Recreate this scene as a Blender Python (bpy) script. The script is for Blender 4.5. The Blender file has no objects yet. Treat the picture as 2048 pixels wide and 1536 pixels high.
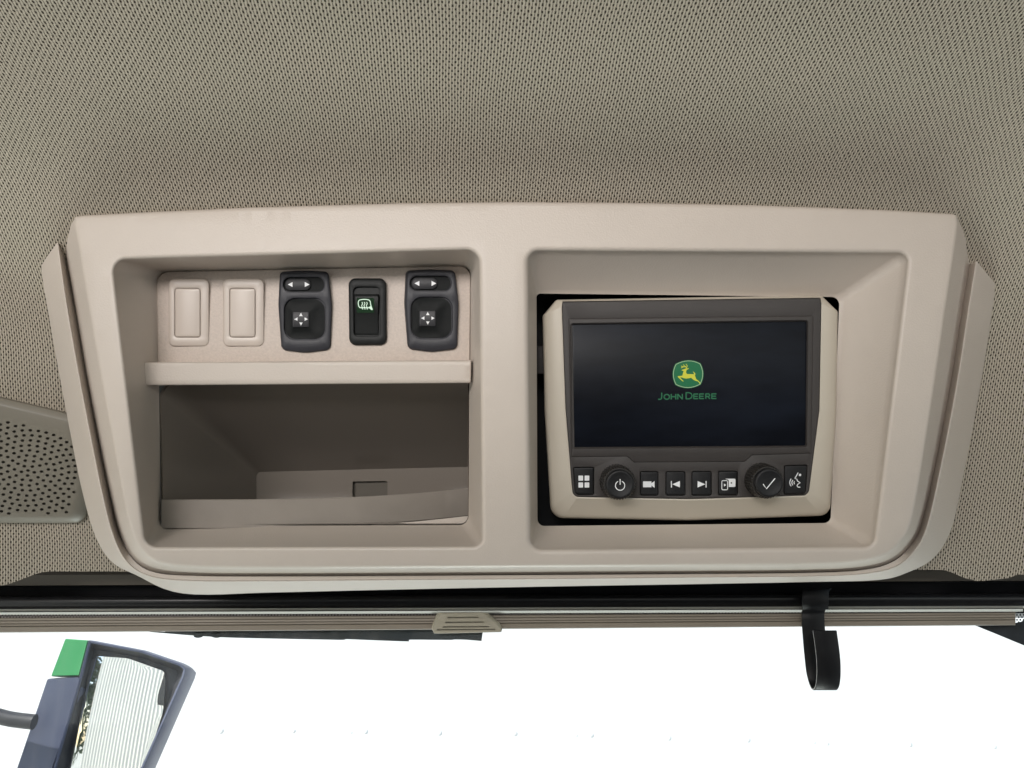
import bpy, bmesh, math, random
from mathutils import Vector, Matrix
from mathutils.geometry import delaunay_2d_cdt
random.seed(7)
R = math.radians
scene = bpy.context.scene
col = scene.collection

# ------------------------------------------------------------------ camera
PITCH = 22.0
F = 1607.0                      # focal length in photo pixels (2048 wide)
EYE = Vector((0, 0, 2.6))
M = Matrix.Translation(EYE) @ Matrix.Rotation(R(90 + PITCH), 4, 'X')
cam = bpy.data.cameras.new('camera')
cam.sensor_width = 36.0
cam.lens = 36.0 * F / 2048.0
cam.clip_start = 0.01
cam.clip_end = 2000
camo = bpy.data.objects.new('camera', cam)
col.objects.link(camo)
camo.matrix_world = M
scene.camera = camo
scene.render.resolution_x = 1024
scene.render.resolution_y = 768

# ------------------------------------------------------------------ sky, sun, exposure
SUN_EL, SUN_AZ = 38.0, 245.0    # azimuth clockwise from +Y: the sun stands behind the cab, to the left
world = bpy.data.worlds.new('World')
scene.world = world
world.use_nodes = True
wn = world.node_tree.nodes
wl = world.node_tree.links
for n in list(wn):
    wn.remove(n)
sky = wn.new('ShaderNodeTexSky')
sky.sky_type = 'NISHITA'
sky.sun_disc = False
sky.sun_elevation = R(SUN_EL)
sky.sun_rotation = R(SUN_AZ)
sky.air_density = 1.0
sky.dust_density = 1.0
bg = wn.new('ShaderNodeBackground')
bg.inputs['Strength'].default_value = 0.12
wo = wn.new('ShaderNodeOutputWorld')
wl.new(sky.outputs[0], bg.inputs[0])
wl.new(bg.outputs[0], wo.inputs[0])
sun = bpy.data.lights.new('sun', 'SUN')
sun.energy = 4.3
sun.angle = R(0.5)
sun.color = (1.0, 0.955, 0.89)
suno = bpy.data.objects.new('sun', sun)
col.objects.link(suno)
sd = Vector((math.sin(R(SUN_AZ)) * math.cos(R(SUN_EL)), math.cos(R(SUN_AZ)) * math.cos(R(SUN_EL)), math.sin(R(SUN_EL))))
suno.rotation_euler = sd.to_track_quat('Z', 'Y').to_euler()
suno.location = (0, 0, 8)
# area lamp added behind the camera to light the console, as rear-window daylight
rw = bpy.data.lights.new('rear_fill_lamp', 'AREA')
rw.shape = 'RECTANGLE'
rw.size, rw.size_y = 1.0, 0.26
rw.energy = 0.64
rw.spread = R(44)
rw.color = (1.0, 0.95, 0.925)
rwo = bpy.data.objects.new('rear_fill_lamp', rw)
col.objects.link(rwo)
rwo.location = EYE + Vector((-0.36, -0.78, 0.19))
rwo.rotation_euler = (rwo.location - (EYE + Vector((-0.06, 0.47, 0.335)))).to_track_quat('Z', 'Y').to_euler()
# fill lamp added beyond the lower windscreen to brighten the console's bottom trim
ww = bpy.data.lights.new('trim_fill_lamp', 'AREA')
ww.shape = 'RECTANGLE'
ww.size, ww.size_y = 1.3, 0.25
ww.energy = 1.45
ww.spread = R(28)
ww.color = (0.94, 1.0, 0.95)
wwo = bpy.data.objects.new('trim_fill_lamp', ww)
col.objects.link(wwo)
wwo.location = EYE + Vector((0.0, 1.10, -0.75))
wwo.rotation_euler = (wwo.location - (EYE + Vector((0.0, 0.59, 0.08)))).to_track_quat('Z', 'Y').to_euler()
vs = scene.view_settings
vs.view_transform = 'Standard'
vs.look = 'None'
vs.exposure = 1.1
vs.gamma = 1.0
vs.use_curve_mapping = False

# ------------------------------------------------------------------ materials
def mat(name, base, rough=0.5, metal=0.0, bump=None, var=None, emis=None, spec=0.5, coat=0.0):
    """bump = (noise scale, strength, distance); var = (noise scale, amount) colour mottling"""
    m = bpy.data.materials.new(name)
    m.use_nodes = True
    nt = m.node_tree
    b = nt.nodes['Principled BSDF']
    b.inputs['Base Color'].default_value = (*base, 1)
    b.inputs['Roughness'].default_value = rough
    b.inputs['Metallic'].default_value = metal
    b.inputs['Specular IOR Level'].default_value = spec
    b.inputs['Coat Weight'].default_value = coat
    tc = nt.nodes.new('ShaderNodeTexCoord')
    if bump:
        no = nt.nodes.new('ShaderNodeTexNoise')
        no.inputs['Scale'].default_value = bump[0]
        no.inputs['Detail'].default_value = 2
        bp = nt.nodes.new('ShaderNodeBump')
        bp.inputs['Strength'].default_value = bump[1]
        bp.inputs['Distance'].default_value = bump[2]
        nt.links.new(tc.outputs['Object'], no.inputs['Vector'])
        nt.links.new(no.outputs['Fac'], bp.inputs['Height'])
        nt.links.new(bp.outputs['Normal'], b.inputs['Normal'])
    if var:
        no = nt.nodes.new('ShaderNodeTexNoise')
        no.inputs['Scale'].default_value = var[0]
        no.inputs['Detail'].default_value = 5
        no.inputs['Roughness'].default_value = 0.65
        rp = nt.nodes.new('ShaderNodeMapRange')
        rp.inputs['From Min'].default_value = 0.3
        rp.inputs['From Max'].default_value = 0.7
        rp.inputs['To Min'].default_value = 1 - var[1]
        rp.inputs['To Max'].default_value = 1 + var[1]
        mx = nt.nodes.new('ShaderNodeVectorMath')
        mx.operation = 'SCALE'
        mx.inputs[0].default_value = base
        nt.links.new(tc.outputs['Object'], no.inputs['Vector'])
        nt.links.new(no.outputs['Fac'], rp.inputs['Value'])
        nt.links.new(rp.outputs[0], mx.inputs['Scale'])
        nt.links.new(mx.outputs[0], b.inputs['Base Color'])
        r2 = nt.nodes.new('ShaderNodeMapRange')
        r2.inputs['From Min'].default_value = 0.3
        r2.inputs['From Max'].default_value = 0.7
        r2.inputs['To Min'].default_value = rough - 0.06
        r2.inputs['To Max'].default_value = rough + 0.06
        nt.links.new(no.outputs['Fac'], r2.inputs['Value'])
        nt.links.new(r2.outputs[0], b.inputs['Roughness'])
    if emis:
        b.inputs['Emission Color'].default_value = (*emis[0], 1)
        b.inputs['Emission Strength'].default_value = emis[1]
    return m

MT = {}
MT['beige'] = mat('beige_plastic', (0.50, 0.442, 0.388), 0.44, bump=(900, 0.4, 0.0004), var=(7, 0.04))
MT['plate'] = mat('speckled_beige_plastic', (0.50, 0.425, 0.37), 0.5, bump=(900, 0.35, 0.0005), var=(600, 0.10))
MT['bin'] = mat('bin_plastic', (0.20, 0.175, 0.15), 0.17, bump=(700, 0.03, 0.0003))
MT['lipm'] = mat('bin_lip_plastic', (0.25, 0.22, 0.19), 0.5, bump=(900, 0.1, 0.0004), var=(40, 0.05))
MT['cover'] = mat('blank_cover_plastic', (0.52, 0.45, 0.395), 0.36, bump=(1600, 0.05, 0.0003))
MT['switch'] = mat('charcoal_plastic', (0.03, 0.03, 0.036), 0.45, bump=(1800, 0.15, 0.0004), var=(300, 0.08), spec=0.3)
MT['pad'] = mat('black_pad_plastic', (0.004, 0.005, 0.005), 0.5, bump=(900, 0.05, 0.0003), spec=0.12)
MT['padtop'] = mat('grey_pad_plastic', (0.03, 0.03, 0.033), 0.45, bump=(1800, 0.1, 0.0004), spec=0.3)
MT['rocker'] = mat('black_rocker_plastic', (0.010, 0.011, 0.011), 0.5, bump=(1800, 0.2, 0.0004), spec=0.25)
MT['unit'] = mat('tan_display_shell', (0.50, 0.452, 0.375), 0.4, bump=(1500, 0.08, 0.0004), var=(20, 0.02))
MT['bezel'] = mat('dark_grey_bezel', (0.046, 0.041, 0.039), 0.52, bump=(1500, 0.2, 0.0004), var=(60, 0.05), spec=0.35)
MT['button'] = mat('black_button', (0.010, 0.010, 0.011), 0.5, bump=(1700, 0.2, 0.0004), spec=0.3)
MT['knob'] = mat('black_rubber', (0.02, 0.018, 0.016), 0.42, bump=(1500, 0.1, 0.0004), spec=0.5)
MT['white'] = mat('white_print', (0.78, 0.79, 0.80), 0.6)
MT['black'] = mat('black_cavity_plastic', (0.012, 0.012, 0.014), 0.5, bump=(600, 0.1, 0.0005), spec=0.3)
MT['grille'] = mat('speaker_grille_plastic', (0.185, 0.168, 0.135), 0.45, bump=(1200, 0.1, 0.0004), var=(30, 0.02))
MT['rail'] = mat('blind_rail_plastic', (0.24, 0.205, 0.165), 0.45, bump=(900, 0.08, 0.0004), var=(25, 0.05))
MT['handle'] = mat('blind_handle_plastic', (0.36, 0.33, 0.26), 0.45, bump=(900, 0.1, 0.0004), var=(40, 0.03))
MT['tube'] = mat('satin_black_paint', (0.007, 0.007, 0.008), 0.3, bump=(500, 0.04, 0.0004), spec=0.4)
MT['alu'] = mat('white_blind_cassette', (0.72, 0.72, 0.68), 0.45, bump=(300, 0.03, 0.0003))
MT['lip'] = mat('brown_header_trim', (0.10, 0.085, 0.066), 0.55, bump=(700, 0.1, 0.0005), var=(20, 0.1))
MT['hook'] = mat('black_coated_steel', (0.007, 0.007, 0.008), 0.5, bump=(800, 0.15, 0.0004), var=(200, 0.1), spec=0.25)
MT['worn'] = mat('worn_steel_edge', (0.35, 0.34, 0.33), 0.45, metal=0.7, bump=(900, 0.3, 0.0004), var=(160, 0.4))
MT['wiper'] = mat('wiper_black', (0.016, 0.02, 0.02), 0.5, bump=(400, 0.2, 0.0005), var=(40, 0.3))
MT['mbody'] = mat('mirror_grey_plastic', (0.058, 0.069, 0.118), 0.42, bump=(500, 0.1, 0.0006), var=(8, 0.12))
MT['mdark'] = mat('mirror_dark_rim', (0.012, 0.012, 0.016), 0.5, bump=(500, 0.3, 0.0006), var=(60, 0.3))
MT['green'] = mat('green_cap_plastic', (0.03, 0.28, 0.085), 0.4, bump=(500, 0.05, 0.0005), var=(20, 0.06))
MT['glass_m'] = mat('mirror_glass', (0.9, 0.9, 0.88), 0.02, metal=1.0)
MT['trailer'] = mat('white_trailer_paint', (0.8, 0.8, 0.79), 0.5, bump=(6, 0.05, 0.004), var=(1.5, 0.02))
MT['gravel'] = mat('pale_gravel', (0.43, 0.44, 0.40), 0.95, bump=(40, 0.6, 0.02), var=(3, 0.2))
MT['rib'] = mat('cream_ribbed_sheet', (0.78, 0.76, 0.69), 0.5, var=(1.2, 0.06))
MT['roof'] = mat('roof_paint', (0.05, 0.05, 0.05), 0.5, bump=(50, 0.1, 0.001))
MT['frit'] = mat('black_frit', (0.012, 0.015, 0.02), 0.45, bump=(500, 0.1, 0.0004), var=(70, 0.6), spec=0.3)
MT['deergreen'] = mat('screen_green', (0.0, 0.0, 0.0), 0.3, emis=((0.006, 0.085, 0.032), 0.35 * 2.0))
MT['deeryellow'] = mat('screen_yellow', (0.0, 0.0, 0.0), 0.3, emis=((0.70, 0.68, 0.055), 0.36))
MT['deerline'] = mat('screen_pale_line', (0.0, 0.0, 0.0), 0.3, emis=((0.55, 0.70, 0.42), 0.32))
MT['deertext'] = mat('screen_text_green', (0.0, 0.0, 0.0), 0.3, emis=((0.025, 0.17, 0.075), 0.33))
MT['iconlit'] = mat('lit_icon', (0.3, 0.35, 0.3), 0.4, emis=((0.75, 1.0, 0.78), 0.30))
MT['iconglow'] = mat('lit_green_window', (0.004, 0.012, 0.005), 0.3, emis=((0.003, 0.05, 0.010), 0.14))

def screen_material():
    m = mat('dark_lcd_glass', (0.005, 0.006, 0.011), 0.12, spec=0.14)
    nt = m.node_tree
    b = nt.nodes['Principled BSDF']
    tc = nt.nodes.new('ShaderNodeTexCoord')
    no = nt.nodes.new('ShaderNodeTexNoise')
    no.inputs['Scale'].default_value = 14
    no.inputs['Detail'].default_value = 6
    no.inputs['Roughness'].default_value = 0.7
    mr = nt.nodes.new('ShaderNodeMapRange')
    mr.inputs['From Min'].default_value = 0.35
    mr.inputs['From Max'].default_value = 0.75
    mr.inputs['To Min'].default_value = 0.30
    mr.inputs['To Max'].default_value = 0.42
    nt.links.new(tc.outputs['Object'], no.inputs['Vector'])
    nt.links.new(no.outputs['Fac'], mr.inputs['Value'])
    nt.links.new(mr.outputs[0], b.inputs['Roughness'])
    mp_ = nt.nodes.new('ShaderNodeMapping')
    mp_.inputs['Scale'].default_value = (9, 34, 9)
    mp_.inputs['Rotation'].default_value = (0, 0, 0.5)
    n2 = nt.nodes.new('ShaderNodeTexNoise')
    n2.inputs['Scale'].default_value = 1.0
    n2.inputs['Detail'].default_value = 8
    n2.inputs['Roughness'].default_value = 0.62
    nt.links.new(tc.outputs['Object'], mp_.inputs['Vector'])
    nt.links.new(mp_.outputs[0], n2.inputs['Vector'])
    r3 = nt.nodes.new('ShaderNodeMapRange')
    r3.inputs['From Min'].default_value = 0.42
    r3.inputs['From Max'].default_value = 0.72
    nt.links.new(n2.outputs['Fac'], r3.inputs['Value'])
    mix = nt.nodes.new('ShaderNodeMix')
    mix.data_type = 'RGBA'
    mix.inputs['A'].default_value = (0.004, 0.005, 0.008, 1)
    mix.inputs['B'].default_value = (0.0085, 0.011, 0.018, 1)
    nt.links.new(r3.outputs[0], mix.inputs['Factor'])
    nt.links.new(mix.outputs['Result'], b.inputs['Base Color'])
    return m
MT['screen'] = screen_material()

def math_node(nt, op, a, b=None):
    n = nt.nodes.new('ShaderNodeMath')
    n.operation = op
    for i, v in enumerate((a, b)):
        if v is None:
            continue
        if isinstance(v, (int, float)):
            n.inputs[i].default_value = v
        else:
            nt.links.new(v, n.inputs[i])
    return n.outputs[0]

def weave_material():
    m = bpy.data.materials.new('woven_headliner_fabric')
    m.use_nodes = True
    nt = m.node_tree
    b = nt.nodes['Principled BSDF']
    b.inputs['Roughness'].default_value = 0.9
    b.inputs['Specular IOR Level'].default_value = 0.15
    uv = nt.nodes.new('ShaderNodeUVMap')
    uv.uv_map = 'weave'
    wob = nt.nodes.new('ShaderNodeTexNoise')
    wob.inputs['Scale'].default_value = 9
    wob.inputs['Detail'].default_value = 2
    nt.links.new(uv.outputs[0], wob.inputs['Vector'])
    off = nt.nodes.new('ShaderNodeVectorMath')
    off.operation = 'SCALE'
    off.inputs['Scale'].default_value = 0.006
    nt.links.new(wob.outputs['Color'], off.inputs[0])
    fin = nt.nodes.new('ShaderNodeTexNoise')
    fin.inputs['Scale'].default_value = 420
    nt.links.new(uv.outputs[0], fin.inputs['Vector'])
    off2 = nt.nodes.new('ShaderNodeVectorMath')
    off2.operation = 'SCALE'
    off2.inputs['Scale'].default_value = 0.0009
    nt.links.new(fin.outputs['Color'], off2.inputs[0])
    add = nt.nodes.new('ShaderNodeVectorMath')
    nt.links.new(uv.outputs[0], add.inputs[0])
    nt.links.new(off.outputs[0], add.inputs[1])
    add2 = nt.nodes.new('ShaderNodeVectorMath')
    nt.links.new(add.outputs[0], add2.inputs[0])
    nt.links.new(off2.outputs[0], add2.inputs[1])
    sx = nt.nodes.new('ShaderNodeSeparateXYZ')
    nt.links.new(add2.outputs[0], sx.inputs[0])
    # rows run a few degrees off square
    u0 = math_node(nt, 'ADD', sx.outputs[0], math_node(nt, 'MULTIPLY', sx.outputs[1], 0.06))
    v0 = math_node(nt, 'ADD', sx.outputs[1], math_node(nt, 'MULTIPLY', sx.outputs[0], -0.06))
    v = math_node(nt, 'DIVIDE', v0, 0.00225)
    row = math_node(nt, 'FLOOR', v)
    fv = math_node(nt, 'SUBTRACT', v, row)
    u = math_node(nt, 'ADD', math_node(nt, 'DIVIDE', u0, 0.00356), math_node(nt, 'MULTIPLY', row, 0.5))
    fu = math_node(nt, 'FRACT', u)
    du = math_node(nt, 'ABSOLUTE', math_node(nt, 'SUBTRACT', fu, 0.5))
    dv = math_node(nt, 'ABSOLUTE', math_node(nt, 'SUBTRACT', fv, 0.5))
    def soft(x, lo, hi):
        r = nt.nodes.new('ShaderNodeMapRange')
        r.interpolation_type = 'SMOOTHSTEP'
        r.inputs['From Min'].default_value = lo
        r.inputs['From Max'].default_value = hi
        r.inputs['To Min'].default_value = 1
        r.inputs['To Max'].default_value = 0
        nt.links.new(x, r.inputs['Value'])
        return r.outputs[0]
    hole = math_node(nt, 'MULTIPLY', soft(du, 0.10, 0.18), soft(dv, 0.30, 0.50))
    seam = math_node(nt, 'MULTIPLY', soft(math_node(nt, 'SUBTRACT', 0.5, du), 0.03, 0.11), 0.72)
    dark = math_node(nt, 'MAXIMUM', hole, seam)
    # dull colour drift over the cloth
    mot = nt.nodes.new('ShaderNodeTexNoise')
    mot.inputs['Scale'].default_value = 16
    mot.inputs['Detail'].default_value = 4
    nt.links.new(uv.outputs[0], mot.inputs['Vector'])
    tone = nt.nodes.new('ShaderNodeMix')
    tone.data_type = 'RGBA'
    tone.inputs['A'].default_value = (0.53, 0.455, 0.375, 1)
    tone.inputs['B'].default_value = (0.49, 0.45, 0.36, 1)
    nt.links.new(mot.outputs['Fac'], tone.inputs['Factor'])
    fl = nt.nodes.new('ShaderNodeMix')
    fl.data_type = 'RGBA'
    fl.blend_type = 'MULTIPLY'
    fl.inputs['Factor'].default_value = 0.25
    nt.links.new(tone.outputs['Result'], fl.inputs['A'])
    nt.links.new(fin.outputs['Fac'], fl.inputs['B'])
    mix = nt.nodes.new('ShaderNodeMix')
    mix.data_type = 'RGBA'
    mix.inputs['B'].default_value = (0.042, 0.034, 0.025, 1)
    nt.links.new(dark, mix.inputs['Factor'])
    nt.links.new(fl.outputs['Result'], mix.inputs['A'])
    nt.links.new(mix.outputs['Result'], b.inputs['Base Color'])
    bp = nt.nodes.new('ShaderNodeBump')
    bp.inputs['Strength'].default_value = 0.5
    bp.inputs['Distance'].default_value = 0.0006
    nt.links.new(math_node(nt, 'SUBTRACT', 1.0, dark), bp.inputs['Height'])
    nt.links.new(bp.outputs['Normal'], b.inputs['Normal'])
    return m
MT['weave'] = weave_material()

def perforated_material():
    m = mat('perforated_blind_fabric', (0.50, 0.45, 0.44), 0.7)
    nt = m.node_tree
    b = nt.nodes['Principled BSDF']
    uv = nt.nodes.new('ShaderNodeUVMap')
    uv.uv_map = 'weave'
    sx = nt.nodes.new('ShaderNodeSeparateXYZ')
    nt.links.new(uv.outputs[0], sx.inputs[0])
    v = math_node(nt, 'DIVIDE', sx.outputs[1], 0.00185)
    row = math_node(nt, 'FLOOR', v)
    u = math_node(nt, 'FRACT', math_node(nt, 'ADD', math_node(nt, 'DIVIDE', sx.outputs[0], 0.0027), math_node(nt, 'MULTIPLY', row, 0.5)))
    du = math_node(nt, 'MULTIPLY', math_node(nt, 'SUBTRACT', u, 0.5), 0.0027)
    dv = math_node(nt, 'MULTIPLY', math_node(nt, 'SUBTRACT', math_node(nt, 'FRACT', v), 0.5), 0.00185)
    dd = math_node(nt, 'SQRT', math_node(nt, 'ADD', math_node(nt, 'MULTIPLY', du, du), math_node(nt, 'MULTIPLY', dv, dv)))
    h = math_node(nt, 'LESS_THAN', dd, 0.00062)
    mix = nt.nodes.new('ShaderNodeMix')
    mix.data_type = 'RGBA'
    mix.inputs['A'].default_value = (0.50, 0.45, 0.44, 1)
    mix.inputs['B'].default_value = (0.06, 0.045, 0.045, 1)
    nt.links.new(h, mix.inputs['Factor'])
    nt.links.new(mix.outputs['Result'], b.inputs['Base Color'])
    return m
MT['perf'] = perforated_material()

def pane_material():
    m = bpy.data.materials.new('windscreen_pane')
    m.use_nodes = True
    nt = m.node_tree
    nt.nodes.remove(nt.nodes['Principled BSDF'])
    out = nt.nodes['Material Output']
    tr = nt.nodes.new('ShaderNodeBsdfTransparent')
    tr.inputs[0].default_value = (0.96, 0.975, 0.97, 1)
    gl = nt.nodes.new('ShaderNodeBsdfGlossy')
    gl.inputs['Roughness'].default_value = 0.03
    df = nt.nodes.new('ShaderNodeBsdfDiffuse')
    df.inputs[0].default_value = (0.7, 0.75, 0.85, 1)
    fr = nt.nodes.new('ShaderNodeFresnel')
    fr.inputs[0].default_value = 1.45
    mx = nt.nodes.new('ShaderNodeMixShader')
    nt.links.new(math_node(nt, 'MULTIPLY', fr.outputs[0], 0.5), mx.inputs[0])
    nt.links.new(tr.outputs[0], mx.inputs[1])
    nt.links.new(gl.outputs[0], mx.inputs[2])
    # a film of dust
    tc = nt.nodes.new('ShaderNodeTexCoord')
    no = nt.nodes.new('ShaderNodeTexNoise')
    no.inputs['Scale'].default_value = 30
    no.inputs['Detail'].default_value = 6
    mr = nt.nodes.new('ShaderNodeMapRange')
    mr.inputs['From Min'].default_value = 0.4
    mr.inputs['From Max'].default_value = 0.8
    mr.inputs['To Min'].default_value = 0.01
    mr.inputs['To Max'].default_value = 0.04
    nt.links.new(tc.outputs['Object'], no.inputs['Vector'])
    nt.links.new(no.outputs['Fac'], mr.inputs['Value'])
    m2 = nt.nodes.new('ShaderNodeMixShader')
    nt.links.new(mr.outputs[0], m2.inputs[0])
    nt.links.new(mx.outputs[0], m2.inputs[1])
    nt.links.new(df.outputs[0], m2.inputs[2])
    nt.links.new(m2.outputs[0], out.inputs['Surface'])
    return m
MT['pane'] = pane_material()

# ------------------------------------------------------------------ geometry helpers
# All cab parts are modelled in one frame: x right, y up along the console face, z out of the face towards the seat.
def P(x, y, d):
    """the point at depth d (metres along the view axis) that shows at photo pixel x, y"""
    return Vector(((x - 1024.0) / F * d, (768.0 - y) / F * d, -d))

def PW(x, y, d):
    return M @ P(x, y, d)

def on_plane(x, y, p0, n):
    """world point where the ray of a photo pixel meets a plane"""
    o = EYE
    r = (PW(x, y, 1.0) - o)
    return o + r * ((p0 - o).dot(n) / r.dot(n))

class Thing:
    """an Empty at the thing's base that parents its parts"""
    def __init__(self, name, label, cat, origin, group=None, frame=None):
        self.o = bpy.data.objects.new(name, None)
        self.o.empty_display_size = 0.02
        col.objects.link(self.o)
        self.org = Vector(origin)
        self.frame = M if frame is None else frame
        self.o.matrix_world = self.frame @ Matrix.Translation(self.org)
        self.o['label'] = label
        self.o['category'] = cat
        if group:
            self.o['group'] = group

def make(name, verts, faces, material, thing=None, parent=None, smooth=35, kind=None, label=None, cat=None, group=None, frame=None, uvs=None, mats=None, fm=None):
    """link ONE mesh object; verts are frame coordinates. Child of thing (or of a part of it), else top-level"""
    org = thing.org if thing else Vector(verts[0])
    me = bpy.data.meshes.new(name)
    me.from_pydata([tuple(Vector(v) - org) for v in verts], [], [tuple(f) for f in faces])
    me.validate()
    bm = bmesh.new()
    bm.from_mesh(me)
    if not uvs:
        bmesh.ops.remove_doubles(bm, verts=bm.verts, dist=2e-6)
    bmesh.ops.dissolve_degenerate(bm, dist=1e-7, edges=bm.edges)
    if not uvs:
        bmesh.ops.recalc_face_normals(bm, faces=bm.faces)
    bm.to_mesh(me)
    bm.free()
    if smooth:
        for p in me.polygons:
            p.use_smooth = True
        me.set_sharp_from_angle(angle=R(smooth))
    for mm in (mats or [material]):
        me.materials.append(MT[mm])
    if fm:
        for p in me.polygons:
            p.material_index = fm(p, org)
    if uvs:
        lay = me.uv_layers.new(name='weave')
        for lp in me.loops:
            lay.data[lp.index].uv = uvs[lp.vertex_index]
    ob = bpy.data.objects.new(name, me)
    col.objects.link(ob)
    if thing:
        ob.parent = parent if parent is not None else thing.o
    else:
        ob.matrix_world = (M if frame is None else frame) @ Matrix.Translation(org)
    if kind:
        ob['kind'] = kind
    if label:
        ob['label'] = label
    if cat:
        ob['category'] = cat
    if group:
        ob['group'] = group
    return ob

def rl(pts, k=6, sub=0):
    """rounded closed loop: pts = (x, y[, r])"""
    n = len(pts)
    out = []
    for i in range(n):
        p0 = Vector(pts[i - 1][:2]); p = Vector(pts[i][:2]); p1 = Vector(pts[(i + 1) % n][:2])
        r = max(pts[i][2] if len(pts[i]) > 2 else 0.4, 0.05)
        a = (p0 - p); b = (p1 - p)
        la, lb = a.length, b.length
        a.normalize(); b.normalize()
        ang = a.angle(b)
        t = min(r / max(math.tan(ang / 2), 0.05), 0.48 * la, 0.48 * lb)
        s, e = p + a * t, p + b * t
        h = 0.5523 if ang < 2.2 else 0.6
        c1, c2 = s + (p - s) * h, e + (p - e) * h
        for j in range(k + 1):
            q = j / k
            out.append(s * (1 - q) ** 3 + c1 * 3 * q * (1 - q) ** 2 + c2 * 3 * q * q * (1 - q) + e * q ** 3)
        if sub:
            r1 = max(pts[(i + 1) % n][2] if len(pts[(i + 1) % n]) > 2 else 0.4, 0.05)
            p2 = Vector(pts[(i + 2) % n][:2])
            b2 = (p2 - p1); l2 = b2.length; b2.normalize()
            an2 = (-b).angle(b2)
            t2 = min(r1 / max(math.tan(an2 / 2), 0.05), 0.48 * lb, 0.48 * l2)
            s2 = p1 - b * t2
            for j in range(1, sub + 1):
                out.append(e.lerp(s2, j / (sub + 1)))
    return out

def area(l):
    return 0.5 * sum(l[i - 1].x * l[i].y - l[i].x * l[i - 1].y for i in range(len(l)))

def off(l, k):
    """offset a closed loop inwards by k pixels (outwards if negative)"""
    n = len(l)
    s = 1 if area(l) > 0 else -1
    out = []
    for i in range(n):
        a = l[i - 1]; b = l[(i + 1) % n]
        if (l[i] - a).length < 1e-6:
            a = l[i - 2]
        if (b - l[i]).length < 1e-6:
            b = l[(i + 2) % n]
        d1 = (l[i] - a); d2 = (b - l[i])
        if d1.length < 1e-9 or d2.length < 1e-9:
            out.append(l[i].copy()); continue
        d1.normalize(); d2.normalize()
        n1 = Vector((-d1.y, d1.x)); n2 = Vector((-d2.y, d2.x))
        m = n1 + n2
        if m.length < 1e-6:
            m = n1
        m.normalize()
        c = max(m.dot(n1), 0.35)
        out.append(l[i] + m * (s * k / c))
    return out

def inside(p, poly):
    x, y = p[0], p[1]
    c = False
    j = len(poly) - 1
    for i in range(len(poly)):
        a, b = poly[i], poly[j]
        if (a[1] > y) != (b[1] > y) and x < (b[0] - a[0]) * (y - a[1]) / (b[1] - a[1]) + a[0]:
            c = not c
        j = i
    return c

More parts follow.
